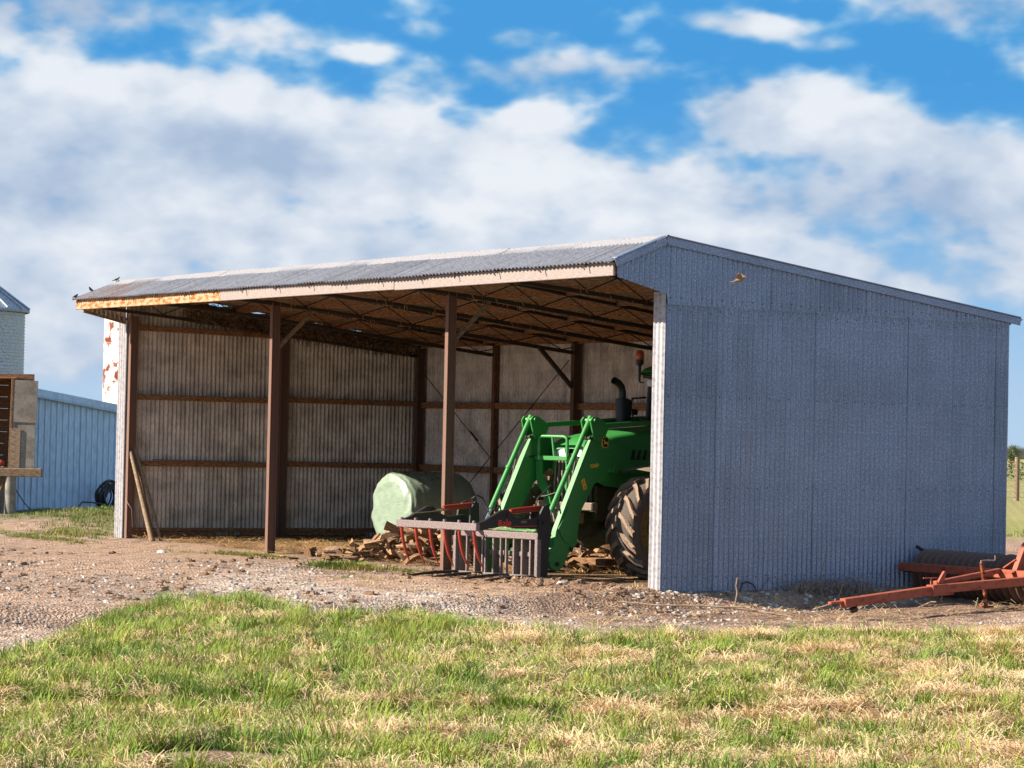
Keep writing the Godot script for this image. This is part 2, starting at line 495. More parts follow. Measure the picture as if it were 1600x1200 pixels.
func sky_picture() -> Image:
	var soft := FastNoiseLite.new()
	soft.seed = 5
	soft.frequency = 0.32
	soft.fractal_octaves = 6
	soft.fractal_gain = 0.55
	soft.domain_warp_enabled = true
	soft.domain_warp_amplitude = 1.2
	soft.domain_warp_frequency = 0.25
	var w := 512
	var h := 256
	var all := Image.create(w, h, false, Image.FORMAT_RGB8)
	var axis := fposmod(-rad_to_deg(YAW), 360.0)             # compass of the view axis: degrees right of -z
	for y in h:
		var e := 90.0 - (y + 0.5) * 180.0 / h
		for x in w:
			var a := wrapf((x + 0.5) * 360.0 / w - axis, -180.0, 180.0)
			if e < -2.0:
				all.set_pixel(x, y, Color(0.42, 0.40, 0.34))
				continue
			var c := sky_color(a, e, soft, false)
			if absf(a) > 165.0:                              # closes the seam behind the camera
				c = c.lerp(sky_color(a - signf(a) * 360.0, e, soft, false), 0.5 * (absf(a) - 165.0) / 15.0)
			all.set_pixel(x, y, c)
	all.resize(4096, 4096, Image.INTERPOLATE_BILINEAR)
	# the part above the shed, cloud by cloud
	var px := 4096.0 / 360.0
	var py := 4096.0 / 180.0
	var cx := int(axis * px) % 4096
	for y in range(int((90.0 - 17.0) * py), int(90.0 * py) + 6):
		var e := 90.0 - (y + 0.5) / py
		for x in range(-int(20 * px), int(20 * px)):
			var a := x / px
			var edge := smoothstep(20.0, 14.0, absf(a)) * smoothstep(17.0, 12.5, e)
			var xx := posmod(cx + x, 4096)
			var c := sky_color(a, e, soft, true)
			all.set_pixel(xx, y, all.get_pixel(xx, y).lerp(c, edge) if edge < 1.0 else c)
	return all

func light_and_lens() -> void:
	var cam := Camera3D.new()
	cam.name = "camera"
	cam.position = EYE
	cam.rotation = Vector3(0.02053, YAW, 0.02169)
	cam.fov = 16.94
	cam.near = 0.5
	cam.far = 6000.0
	add_child(cam)
	cam.make_current()

	var sun := DirectionalLight3D.new()
	sun.name = "sun"
	sun.light_color = Color(1.0, 0.94, 0.86)
	sun.light_energy = 1.6
	sun.light_angular_distance = 0.5
	sun.shadow_enabled = true
	add_child(sun)
	sun.look_at_from_position(Vector3.ZERO, Vector3(0.72, -1.0, -1.5))

	var e := Environment.new()
	e.background_mode = Environment.BG_SKY
	var sm := PanoramaSkyMaterial.new()
	sm.panorama = ImageTexture.create_from_image(sky_picture())
	e.sky = Sky.new()
	e.sky.sky_material = sm
	e.background_energy_multiplier = 0.39
	e.tonemap_mode = Environment.TONE_MAPPER_LINEAR
	e.tonemap_exposure = 2.5
	e.sdfgi_enabled = true
	e.ssao_enabled = true
	e.ssil_enabled = true
	var w := WorldEnvironment.new()
	w.name = "world"
	w.environment = e
	add_child(w)


# ---------------------------------------------------------------- ground
func height(x: float, z: float) -> float:
	var h := bumps.get_noise_2d(x, z) * 0.035
	var st := paced(x, z)
	var shed := smoothstep(0.8, -0.3, absf(x + 6.75) - 6.75) * smoothstep(0.9, 0.0, absf(z + 2.8) - 2.8)
	h *= 1.0 - 0.8 * shed
	var edge := lawn_edge(st.x)
	h -= lerpf(0.19, 0.11, smoothstep(-1.6, -3.4, z)) * smoothstep(0.02, 0.75, x) * smoothstep(9.5, 5.5, x) * smoothstep(-10.0, -7.0, z) * smoothstep(edge + 0.2, edge + 2.6, st.y)   # the yard drains past the gable wall
	h += 0.34 * exp(-pow((x + 17.2) / 2.6, 2.0)) * exp(-pow((z + 2.0) / 2.2, 2.0))      # bank at the left end
	if st.y > 16.0 and st.y < 34.0 and shed < 0.9:
		var e := edge
		h += 0.035 * smoothstep(e + 0.6, e - 0.8, st.y)                                  # the turf stands a little above the gravel
		h += 0.05 * smoothstep(e + 0.2, e - 0.5, st.y) * fine.get_noise_2d(x * 0.9 + 70.0, z * 0.9)     # tussocks
		h += fine.get_noise_2d(x * 1.3, z * 1.3) * 0.022 * (1.0 - shed) + fine.get_noise_2d(x * 2.6, z * 2.6) * 0.012 * (1.0 - shed) * smoothstep(-0.3, 0.2, patches.get_noise_2d(x, z))
	var clods := exp(-pow((x + 1.4) / 1.9, 2.0)) * exp(-pow((z - 0.5) / 0.45, 2.0))
	h += clods * (0.035 + 0.05 * absf(fine.get_noise_2d(x * 3.0, z * 3.0)))
	if st.y > 130.0:
		h -= (st.y - 130.0) * 0.004
	return h

func ground_color(x: float, z: float) -> Color:
	var st := paced(x, z)
	var e := lawn_edge(st.x) + 0.8 * fine.get_noise_2d(x * 0.7, z * 0.7)
	var big := patches.get_noise_2d(x, z)
	var small := fine.get_noise_2d(x * 1.6, z * 1.6)
	var dirt := Color(0.57, 0.375, 0.25).lerp(Color(0.35, 0.215, 0.135), smoothstep(-0.1, 0.4, big + 0.3 * small))
	var gravel := Color(0.74, 0.60, 0.49).lerp(Color(0.62, 0.465, 0.35), smoothstep(-0.2, 0.3, small))
	var stony := smoothstep(0.1, 0.9, exp(-pow((st.y - e - 2.6) / 3.4, 2.0)) + 0.5 * big + 0.35 * small + 0.3 * smoothstep(0.0, -3.0, st.x) - 0.45 * smoothstep(-0.5, 1.5, st.x))
	var c := dirt.lerp(gravel, stony)
	c = c.lerp(Color(0.27, 0.165, 0.11), 0.6 * smoothstep(0.08, 0.36, fine.get_noise_2d(x * 2.6 + 11.0, z * 2.6) + 0.5 * big) * smoothstep(e + 0.4, e + 1.6, st.y))   # scuffed darker earth
	var lawn := smoothstep(e + 0.3, e - 0.3, st.y)
	var turf := Color(0.13, 0.115, 0.045).lerp(Color(0.40, 0.29, 0.155), smoothstep(0.0, 0.45, patches.get_noise_2d(x * 3.6 + 40.0, z * 3.6) + 0.08 * st.x + 0.1 * small))
	var scrape := smoothstep(1.15, 0.8, Vector2((st.x + 1.55) / 0.5, (st.y - 13.5) / 0.45).length() + 0.3 * small)
	turf = turf.lerp(Color(0.40, 0.25, 0.17), scrape)
	c = c.lerp(turf, lawn)
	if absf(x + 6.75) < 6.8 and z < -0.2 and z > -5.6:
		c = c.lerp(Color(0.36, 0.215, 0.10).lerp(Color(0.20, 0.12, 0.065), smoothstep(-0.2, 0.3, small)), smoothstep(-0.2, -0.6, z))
	var damp := exp(-pow((x + 1.2) / 2.3, 2.0)) * exp(-pow((z - 0.4) / 0.6, 2.0))
	c = c.lerp(Color(0.21, 0.115, 0.065), clampf(damp * 1.1 + small * 0.4, 0.0, 0.85) if damp > 0.1 else 0.0)
	var left := exp(-pow((x + 19.0) / 6.5, 2.0)) * exp(-pow((z + 2.4) / 2.1, 2.0))
	c = c.lerp(Color(0.24, 0.21, 0.085), smoothstep(0.15, 0.5, left + 0.25 * small))
	var field := smoothstep(47.0, 52.0, st.y + 2.0 * small) if st.x > -6.0 else 0.0
	field = maxf(field, smoothstep(70.0, 90.0, st.y))
	c = c.lerp(Color(0.40, 0.40, 0.105).lerp(Color(0.48, 0.43, 0.16), smoothstep(-0.3, 0.4, big)), field)
	return c

func spaced(fine_from: float, fine_to: float, step: float, far: float) -> Array:
	var a := []
	var x := fine_from
	while x <= fine_to:
		a.append(x)
		x += step
	var d := step
	var lo := fine_from
	var hi: float = a[-1]
	while hi < far or lo > -far:
		d *= 1.22
		hi += d
		lo -= d
		a.append(hi)
		a.push_front(lo)
	return a

func ground() -> void:
	var ss := spaced(-7.5, 8.5, 0.085, 2500.0)
	var ts := spaced(12.5, 44.0, 0.105, 2500.0)
	var mb := MB.new()
	var cols := ss.size()
	for t in ts:
		for s in ss:
			var p := yard(s, t)
			mb.v.append(Vector3(p.x, height(p.x, p.y), p.y))
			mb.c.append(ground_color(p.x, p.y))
	mb.n.resize(mb.v.size())
	for r in ts.size():
		for k in cols:
			var du := mb.v[r * cols + mini(k + 1, cols - 1)] - mb.v[r * cols + maxi(k - 1, 0)]
			var dv := mb.v[mini(r + 1, ts.size() - 1) * cols + k] - mb.v[maxi(r - 1, 0) * cols + k]
			var n := du.cross(dv).normalized()
			mb.n[r * cols + k] = n if n.y > 0 else -n
	for r in ts.size() - 1:
		for k in cols - 1:
			var a := r * cols + k
			mb.tri_i(a, a + 1, a + cols + 1)
			mb.tri_i(a, a + cols + 1, a + cols)
	tag(obj("ground", mb, M.ground), "bare earth and gravel yard running into rough turf and fields", "ground", "", "structure")

# turf: a clump is a handful of leaves; kinds: green upright, dry and lying
func clump(leaves: int, tall: float, spread: float, wide: float, lean: float) -> ArrayMesh:
	var m := MB.new()
	for k in leaves:
		var w := rng.randf() * TAU
		var root := Vector3(cos(w), 0, sin(w)) * spread * sqrt(rng.randf())
		var w2 := w + rng.randf_range(-1.2, 1.2)
		var out := Vector3(cos(w2), 0, sin(w2))
		var hgt := tall * rng.randf_range(0.45, 1.1)
		var ln := lean * rng.randf_range(0.3, 1.3)
		var side := Vector3(-sin(w2), 0, cos(w2)) * wide * rng.randf_range(0.6, 1.2) / 2.0
		var q := []
		for j in 3:
			var f := j / 3.0
			q.append(root + Vector3.UP * hgt * (f * (1.0 - 0.25 * lean * f)) + out * hgt * ln * f * f)
		var tip: Vector3 = root + Vector3.UP * hgt * (1.0 - 0.35 * minf(lean, 2.0)) + out * hgt * ln
		var hue := rng.randf_range(0.75, 1.2)
		m.tint = Color(hue, rng.randf_range(0.85, 1.1) * (0.5 + hue / 2.0), hue * rng.randf_range(0.7, 1.0))
		var nn := (out * -0.6 + Vector3.UP).normalized()
		m.quad(q[0] - side, q[0] + side, q[1] + side, q[1] - side, nn)
		m.quad(q[1] - side, q[1] + side, q[2] + side * 0.8, q[2] - side * 0.8, nn)
		m.tri(q[2] - side * 0.8, q[2] + side * 0.8, tip, nn)
	return m.mesh()

func litter(stalks: int, spread: float, long: float, thick: float) -> ArrayMesh:   # dead stalks lying criss-cross
	var m := MB.new()
	for k in stalks:
		var w := rng.randf() * TAU
		var at := Vector3(cos(w), 0, sin(w)) * spread * sqrt(rng.randf()) + Vector3.UP * rng.randf() * 0.035
		var d := Vector3.RIGHT.rotated(Vector3.UP, rng.randf() * TAU) * long * rng.randf_range(0.4, 1.0)
		d.y = rng.randf_range(-0.012, 0.045)
		var side := d.cross(Vector3.UP).normalized() * thick / 2.0
		var mid := at + d * 0.5 + Vector3.UP * rng.randf() * 0.02
		var g := rng.randf_range(0.65, 1.25)
		m.tint = Color(g, g * rng.randf_range(0.9, 1.0), g * rng.randf_range(0.75, 1.0))
		m.quad(at - side, at + side, mid + side, mid - side, Vector3.UP)
		m.quad(mid - side, mid + side, at + d + side, at + d - side, Vector3.UP)
	return m.mesh()

func set_down(x: float, z: float, size: float, tilt := 0.15, sink := 0.0) -> Transform3D:
	var b := Basis(Vector3.UP, rng.randf() * TAU).rotated(Vector3(rng.randf_range(-1, 1), 0, rng.randf_range(-1, 1)).normalized(), rng.randf() * tilt)
	return Transform3D(b.scaled(Vector3(size, size * rng.randf_range(0.75, 1.2), size)), Vector3(x, height(x, z) - sink, z))

func turf() -> void:
	var green := []
	var green_c := []
	var tall := []
	var tall_c := []
	var dry := []
	var dry_c := []
	for k in 142000:
		var t := sqrt(lerpf(12.6 * 12.6, 27.0 * 27.0, rng.randf()))
		var s := rng.randf_range(-0.32, 0.32) * t
		var p := yard(s, t)
		var e := lawn_edge(s) + 0.9 * fine.get_noise_2d(p.x * 0.9, p.y * 0.9)
		var inside := smoothstep(e + 0.35, e - 0.25, t)
		if rng.randf() > inside:
			continue
		var dead := patches.get_noise_2d(p.x * 3.6 + 40.0, p.y * 3.6) + 0.45 * fine.get_noise_2d(p.x * 1.6, p.y * 1.6) + 0.10 * s - 0.31
		var bare := Vector2((s + 1.55) / 0.5, (t - 13.5) / 0.45).length()                       # a scrape of bare soil at the near edge
		if bare < 1.0 or fine.get_noise_2d(p.x * 2.3 - 60.0, p.y * 2.3) < -0.33 - 0.2 * rng.randf():
			continue
		var pick := smoothstep(-0.02, 0.26, dead + rng.randf_range(-0.12, 0.12))
		var hue := 0.5 + 0.9 * patches.get_noise_2d(p.x * 4.0 - 90.0, p.y * 4.0)
		if rng.randf() > 0.07 + pick * 0.86:
			var c := Color(0.115, 0.22, 0.025).lerp(Color(0.32, 0.37, 0.058), clampf(hue + rng.randf_range(-0.25, 0.25), 0.0, 1.0))
			if rng.randf() < 0.12:
				tall.append(set_down(p.x, p.y, rng.randf_range(0.8, 1.3)))
				tall_c.append(c)
			else:
				green.append(set_down(p.x, p.y, rng.randf_range(0.5, 1.1) * (0.75 + 0.9 * smoothstep(0.0, 0.4, fine.get_noise_2d(p.x * 1.7, p.y * 1.7)))))
				green_c.append(c)
		else:
			dry.append(set_down(p.x, p.y, rng.randf_range(0.7, 1.35), 0.3, -0.012))
			dry_c.append(Color(0.72, 0.55, 0.33).lerp(Color(0.50, 0.35, 0.19), rng.randf() * (0.4 + 0.6 * smoothstep(-0.2, 0.2, hue - 0.7))))
	# tussocks along paths, walls and in the field behind
	for q in [[-8.5, 0.55, 0.9, 0.22, 130, 1.0], [-9.9, 0.9, 0.5, 0.2, 26, 0.55], [-5.1, 1.05, 0.6, 0.25, 230, 1.5], [-4.45, 0.65, 0.6, 0.2, 70, 0.7], [-3.6, 1.9, 0.7, 0.35, 22, 0.6],
			[-16.3, -1.3, 2.4, 1.3, 480, 1.35], [-14.6, 0.3, 0.9, 0.5, 170, 1.2], [-14.0, 1.2, 1.6, 0.35, 230, 0.9], [-18.5, -2.6, 2.6, 0.9, 360, 1.25], [-21.5, -3.6, 2.6, 0.9, 420, 1.1], [-24.6, -4.6, 1.8, 0.8, 300, 1.2],
			[3.6, 0.6, 1.6, 0.3, 60, 0.6], [5.2, -0.9, 1.5, 0.4, 60, 0.6], [-9.0, -20.5, 3.2, 2.2, 520, 1.9], [-12.5, -27.0, 4.0, 3.0, 480, 2.0], [-7.4, -16.0, 2.0, 1.0, 120, 1.3]]:
		for k in q[4]:
			var x: float = q[0] + rng.randfn() * q[2] * 0.5
			var z: float = q[1] + rng.randfn() * q[3] * 0.5
			if x > -13.55 and x < 0.1 and z < 0.1 and z > -5.8:
				continue
			green.append(set_down(x, z, q[5] * rng.randf_range(0.6, 1.3)))
			green_c.append(Color(0.12, 0.19, 0.035).lerp(Color(0.34, 0.30, 0.10), clampf(0.4 + 0.9 * fine.get_noise_2d(x, z) + rng.randf_range(-0.3, 0.3), 0, 1)))
	for k in 4:
		var part_of := range(k, green.size(), 4)
		stuff("turf", clump(15, 0.076 - 0.006 * k, 0.07, 0.0056, 0.8), M.blade, part_of.map(func(j): return green[j]), part_of.map(func(j): return green_c[j]), "short green grass of the turf in the foreground and round the shed", "grass")
	stuff("long_grass", clump(13, 0.155, 0.05, 0.006, 0.6), M.blade, tall, tall_c, "longer dark green tufts standing out of the turf", "grass")
	for k in 3:
		var part_of := range(k, dry.size(), 3)
		stuff("dead_grass", litter(38, 0.10, 0.115, 0.0038), M.straw, part_of.map(func(j): return dry[j]), part_of.map(func(j): return dry_c[j]), "bleached dead grass lying in patches on the turf", "dry grass")
	# straw on the floor of the shed and bits of hay on the gravel
	var straw := []
	var straw_c := []
	for k in 2600:
		var x := rng.randf_range(-13.2, -3.0)
		var z := rng.randf_range(-4.6, -0.1)
		if fine.get_noise_2d(x * 0.6, z * 0.6) > rng.randf_range(-0.5, 0.35):
			continue
		straw.append(set_down(x, z, rng.randf_range(0.6, 1.1), 0.2, -0.01))
		straw_c.append(Color(0.55, 0.34, 0.14).lerp(Color(0.42, 0.27, 0.13), rng.randf()))
	for k in 800:
		var t := rng.randf_range(23.5, 30.0)
		var s := rng.randf_range(-0.2, 0.22) * t
		var p := yard(s, t)
		if t < lawn_edge(s) or (p.x < 0.2 and p.y < 0.2) or rng.randf() > 0.35 + 0.1 * s:
			continue
		straw.append(set_down(p.x, p.y, rng.randf_range(0.5, 1.2), 0.1, -0.008))
		straw_c.append(Color(0.62, 0.48, 0.29))
	stuff("scattered_straw", litter(16, 0.13, 0.2, 0.006), M.straw, straw, straw_c, "orange straw scattered over the earth floor of the shed", "straw")

func stones() -> void:
	var grey := [Color(0.50, 0.46, 0.42), Color(0.62, 0.57, 0.52), Color(0.40, 0.33, 0.27), Color(0.52, 0.41, 0.32), Color(0.72, 0.68, 0.63), Color(0.33, 0.29, 0.27)]
	for v in 3:
		var m := MB.new()
		m.rock(Vector3.ONE * v, Vector3(1.0, 0.55 + 0.1 * v, 0.75), fine, 0.55, 4, 6)
		for k in m.v.size():
			m.v[k] -= Vector3.ONE * v
		var at := []
		var cs := []
		for k in 9500:
			var t := rng.randf_range(17.0, 34.0)
			var s := rng.randf_range(-0.22, 0.24) * t
			var p := yard(s, t)
			var e := lawn_edge(s)
			if t < e - 0.2 or (p.x < 0.06 and p.y < -0.15):
				continue
			var big := patches.get_noise_2d(p.x, p.y)
			var lots := exp(-pow((t - e - 2.4) / 2.6, 2.0)) + 0.6 * big + 0.3 * smoothstep(0.0, -3.0, s) - 0.7 * smoothstep(-0.5, 1.5, s)
			if rng.randf() > 0.10 + lots * 0.62:
				continue
			var size := 0.008 + 0.036 * pow(rng.randf(), 3.0)
			at.append(set_down(p.x, p.y, size, 0.5, size * 0.15))
			cs.append(grey[rng.randi() % 6])
		for k in 130:                                              # the pale stones washed out along the gable wall and by the corner
			var x := rng.randf_range(0.08, 0.9)
			var z := rng.randf_range(-3.6, 0.5)
			if k % 3 == 0:
				x = rng.randf_range(-0.4, 2.2)
				z = rng.randf_range(0.2, 1.5)
			var size := rng.randf_range(0.018, 0.055)
			at.append(set_down(x, z, size, 0.4, size * 0.2))
			cs.append(grey[rng.randi() % 6])
		stuff("gravel", m.mesh(), M.stone, at, cs, "pale broken gravel strewn over the bare yard in front of the shed", "gravel")
	var m := MB.new()
	m.rock(Vector3.ZERO, Vector3(1, 0.7, 0.9), fine, 0.9, 6, 9)
	var at := []
	var cs := []
	for k in 1500:
		var x := -1.5 + rng.randfn() * 1.25
		var z := 0.55 + rng.randfn() * 0.32
		if k > 480:
			var t := rng.randf_range(25.0, 37.0)
			var p := yard(rng.randf_range(-0.21, 0.0) * t, t)
			x = p.x
			z = p.y
			if t < lawn_edge(paced(x, z).x) + 0.4 or z < 0.1 or patches.get_noise_2d(x, z) < -0.05:
				continue
		var size := 0.02 + 0.06 * pow(rng.randf(), 2.4)
		at.append(set_down(x, z, size, 0.5, size * 0.25))
		cs.append(Color(0.27, 0.155, 0.09).lerp(Color(0.40, 0.27, 0.17), rng.randf()))
	stuff("earth_clods", m.mesh(), M.stone, at, cs, "brown clods of trodden earth in front of the tractor and along the yard", "clods")


# ---------------------------------------------------------------- the shed
const LONG := 13.5
const DEEP := 5.57
const BACK := -5.57
const RIDGE := Vector2(0.05, 4.03)      # z, y
const EAVE := Vector2(0.78, 3.735)
const REAR := Vector2(-5.72, 3.35)

func roof_y(z: float) -> float:
	if z > RIDGE.x:
		return lerpf(RIDGE.y, EAVE.y, (z - RIDGE.x) / (EAVE.x - RIDGE.x))
	return lerpf(RIDGE.y, REAR.y, (z - RIDGE.x) / (REAR.x - RIDGE.x))

# a sheet of corrugated iron, local x across the waves, y along them; low and high give its ends
func corrugated(wide: float, low: Callable, high: Callable, rows: int, seed_: int, stain := 0.0, dirt := 0.42, pitch := 0.0762, deep := 0.0125) -> MB:
	var m := MB.new()
	var count := int(ceil(wide / pitch * 8.0))
	var pts := []
	var cs := []
	var tone := 0.86 + 0.22 * absf(sin(seed_ * 12.9898))
	for r in rows + 1:
		var row := []
		var crow := []
		for k in count + 1:
			var x := wide * k / count
			var y := lerpf(low.call(x), high.call(x), float(r) / rows)
			var z := deep * cos(TAU * x / pitch) + 0.005 * patches.get_noise_3d(x * 3.0, y * 3.0, seed_ * 7.0)
			row.append(Vector3(x, y, z))
			var streak := fine.get_noise_2d(x * 7.0 + seed_ * 31.0, y * 0.35)
			var g := tone * (1.0 + dirt * streak)
			var c := Color(g, g, g)
			var rusty := smoothstep(0.12, 0.5, streak + 0.5 * fine.get_noise_2d(x * 2.0 - seed_ * 17.0, y * 1.2) - 0.3 + stain)
			crow.append(c.lerp(Color(g * 0.85, g * 0.52, g * 0.34), rusty * (0.35 if stain <= 0.0 else 0.9)))
		pts.append(row)
		cs.append(crow)
	m.sheet(pts, Vector3(0, 0, 1), cs)
	return m

func shed() -> void:
	var t := thing("machinery_shed", "open fronted corrugated iron machinery shed with low skillion roof and brown steel posts", "shed")
	var cover := 0.762
	# gable wall: two courses, the upper lapped over the lower and carried forward under the eave
	var gable := Basis(Vector3(0, 0, -1), Vector3.UP, Vector3(1, 0, 0))
	var k := 0
	var z := 0.02
	while z > BACK + 0.05:
		var w := minf(cover + 0.04, z - BACK)
		obj("wall_sheet", corrugated(w, func(_x): return -0.12 + 0.02 * sin(k * 5.0), func(_x): return 3.31, 14, k, 0.0, 0.16), M.zinc_wall, t, Transform3D(gable, Vector3(0.004 + 0.004 * (k % 2), 0, z)))
		z -= cover
		k += 1
	z = 0.745
	while z > BACK + 0.05:
		var w := minf(cover + 0.04, z - BACK)
		var from := z
		obj("wall_sheet", corrugated(w, func(x): return lerpf(3.40, 3.565, (from - x) / 0.745) if from - x > 0.0 else 3.285, func(x): return roof_y(from - x) - 0.035, 6, k + 40, 0.0, 0.16), M.zinc_wall, t, Transform3D(gable, Vector3(0.018 + 0.004 * (k % 2), 0, z)))
		z -= cover
		k += 1
	# rows of nail heads along the rails behind the gable sheets
	for y in [0.16, 1.19, 2.235, 3.22, 3.36]:
		var nails := MB.new()
		for j in 36:
			nails.rock(Vector3(0.030 if y > 3.3 else 0.016, y + 0.012 * sin(j * 9.0), -0.04 - j * 0.1524), Vector3(0.006, 0.009, 0.009), fine, 0.1, 3, 5, false)
		tag(obj("nail_heads", nails, M.dark_steel, t), "", "", "", "stuff")
	# left wall, seen from inside
	for j in 8:
		var from := 0.02 - j * cover
		var w := minf(cover + 0.04, from - BACK)
		if w > 0.05:
			obj("wall_sheet", corrugated(w, func(_x): return -0.1, func(x): return roof_y(from - x) - 0.09 + 0.02 * sin((from - x) * 9.0), 14, j + 80), M.zinc_inside, t, Transform3D(gable, Vector3(-LONG - 0.02 - 0.004 * (j % 2), 0, from)))
	obj("wall_sheet", corrugated(0.73, func(x): return lerpf(3.565, 3.40, x / 0.73), func(x): return roof_y(0.745 - x) - 0.035, 4, 95), M.zinc_inside, t, Transform3D(gable, Vector3(-LONG - 0.015, 0, 0.745)))
	# back wall
	for j in 18:
		var w := minf(cover + 0.04, LONG - j * cover)
		if w > 0.05:
			obj("wall_sheet", corrugated(w, func(_x): return -0.08, func(_x): return 3.31, 14, j + 120), M.zinc_inside, t, Transform3D(Basis.IDENTITY, Vector3(-LONG + j * cover, 0, BACK - 0.004 * (j % 2))))
	# roof: short front slope and long rear slope
	var up := Vector3(0, RIDGE.y - EAVE.y, RIDGE.x - EAVE.x)
	var front := Basis(Vector3.RIGHT, up.normalized(), Vector3.RIGHT.cross(up.normalized()))
	var down := Vector3(0, REAR.y - RIDGE.y, REAR.x - RIDGE.x)
	var rear := Basis(Vector3.LEFT, -down.normalized(), Vector3.LEFT.cross(-down.normalized()))
	var x := -LONG - 0.27
	k = 0
	while x < 0.02:
		var w := minf(cover + 0.04, 0.03 - x)
		if w > 0.06:
			var hang := 0.065 + 0.012 * sin(k * 7.0)
			var s := obj("roof_sheet", corrugated(w, func(_x): return -hang, func(_x): return up.length() - 0.01, 5, k + 160, 0.62 if k < 2 else -0.1), M.zinc_roof, t, Transform3D(front, Vector3(x, EAVE.y + 0.012 + 0.004 * (k % 2), EAVE.x)))
			if k == 0: tag(s, "end roof sheet turned rusty red")
			obj("roof_sheet", corrugated(w, func(_x): return -0.06, func(_x): return down.length() - 0.01, 5, k + 190), M.zinc_roof, t, Transform3D(rear, Vector3(x + w, REAR.y + 0.012 + 0.004 * (k % 2), REAR.x)))
		x += cover
		k += 1
	# ridge capping in lengths, each lapped over the next
	var rx := -LONG - 0.30
	k = 0
	while rx < 0.0:
		var to := minf(rx + 1.83, 0.075)
		var m := MB.new()
		var lift := 0.022 + 0.004 * (k % 2)
		var rows := []
		for e in [rx, to]:
			var row := []
			for q in [[RIDGE.x + 0.165, -0.075], [RIDGE.x + 0.15, -0.058], [RIDGE.x + 0.03, -0.004], [RIDGE.x + 0.012, 0.018], [RIDGE.x - 0.012, 0.018], [RIDGE.x - 0.03, 0.0], [RIDGE.x - 0.17, -0.012], [RIDGE.x - 0.185, -0.03]]:
				row.append(Vector3(e, RIDGE.y + q[1] + lift + 0.008 * sin(e * 2.3), q[0]))
			rows.append(row)
		m.sheet(rows, Vector3.UP)
		obj("ridge_cap", m, M.ridge, t)
		rx += 1.78
		k += 1
	# barge flashing along the top of the gable: upper roll and a flat apron
	for q in [[EAVE, RIDGE], [RIDGE, REAR]]:
		var a := Vector3(0.045, q[0].y + 0.0, q[0].x)
		var b := Vector3(0.045, q[1].y + 0.0, q[1].x)
		var cut := 2 if q[0] == RIDGE else 1
		for j in cut:
			var p := a.lerp(b, float(j) / cut)
			var r := a.lerp(b, (j + 1.0) / cut + (0.01 if j < cut - 1 else 0.0))
			beam("barge_flashing", p + Vector3(0.002 * j, -0.015, 0), r + Vector3(0.002 * j, -0.015, 0), 0.10, 0.012, M.zinc_wall, t, Vector3.UP, 0.003, Color(0.95, 0.95, 0.95))
			beam("barge_flashing", p + Vector3(-0.03 + 0.002 * j, 0.035, 0), r + Vector3(-0.03 + 0.002 * j, 0.035, 0), 0.02, 0.1, M.zinc_wall, t, Vector3.UP, 0.008, Color(0.8, 0.8, 0.8))
	beam("barge_board", Vector3(-LONG - 0.28, 3.70, 0.74), Vector3(-LONG - 0.28, 3.99, 0.05), 0.12, 0.025, M.timber_grey, t)
	beam("barge_board", Vector3(-LONG - 0.05, 3.575, 0.74), Vector3(-LONG - 0.03, 3.42, 0.02), 0.10, 0.05, M.timber_grey, t)
	# corner flashings, catching the sun at both ends of the front
	obj("corner_flashing", corrugated(0.19, func(_x): return -0.06, func(_x): return 3.43, 12, 301), M.flashing, t, Transform3D(Basis.IDENTITY, Vector3(-0.192, 0, 0.022)))
	obj("corner_flashing", corrugated(0.25, func(_x): return -0.06, func(_x): return 3.43, 12, 302), M.flashing, t, Transform3D(Basis.IDENTITY, Vector3(-LONG - 0.22, 0, 0.022)))
	obj("corner_flashing", corrugated(0.20, func(_x): return -0.06, func(_x): return 3.43, 12, 303), M.flashing, t, Transform3D(gable, Vector3(-LONG - 0.235, 0, 0.02)))

	# fascia: three weathered boards, the left one rust stained, with old gutter straps
	var joints := [-LONG - 0.26, -9.12, -4.57, -0.005]
	for j in 3:
		var b := beam("fascia_board", Vector3(joints[j] + 0.003, 3.647 - 0.004 * j, 0.755 + 0.002 * (j % 2)), Vector3(joints[j + 1] - 0.003, 3.647 + 0.004 * (j - 1), 0.755 + 0.002 * (j % 2)), 0.155, 0.035, M.fascia_stained if j == 0 else M.fascia, t)
		if j == 0: tag(b, "fascia board stained orange with rust")
	var gx := -LONG - 0.1
	while gx < -0.3:
		var m := MB.new()
		m.tube([Vector3(gx, 3.725, 0.772), Vector3(gx, 3.70, 0.83), Vector3(gx + 0.01, 3.672, 0.842), Vector3(gx + 0.015, 3.655, 0.828)], 0.008, 5)
		obj("gutter_strap", m, M.dark_steel, t)
		gx += 0.87 + 0.06 * sin(gx * 5.0)

	# steel posts: rolled joists
	var posts := [[-13.40, -0.065, 3.5], [-9.0, -0.065, 3.58], [-4.5, -0.065, 3.58], [-0.10, -0.075, 3.5], [-13.40, -2.80, 3.3], [-13.40, -5.45, 3.2], [-9.0, -5.45, 3.2], [-4.5, -5.45, 3.2], [-0.1, -5.45, 3.2]]
	for q in posts:
		var m := MB.new()
		var h: float = q[2] + 0.1
		var mid := Vector3(q[0], h / 2 - 0.1, q[1])
		var big := 1.15 if q[1] < -1.0 else 1.0
		m.box(mid + Vector3(0, 0, 0.060) * big, Vector3(0.076 * big, h, 0.011), Basis.IDENTITY, 0.003)
		m.box(mid + Vector3(0, 0, -0.060) * big, Vector3(0.076 * big, h, 0.011), Basis.IDENTITY, 0.003)
		m.box(mid, Vector3(0.012, h, 0.109 * big))
		obj("post", m, M.rust_steel if q[1] > -1.0 else M.old_steel, t)
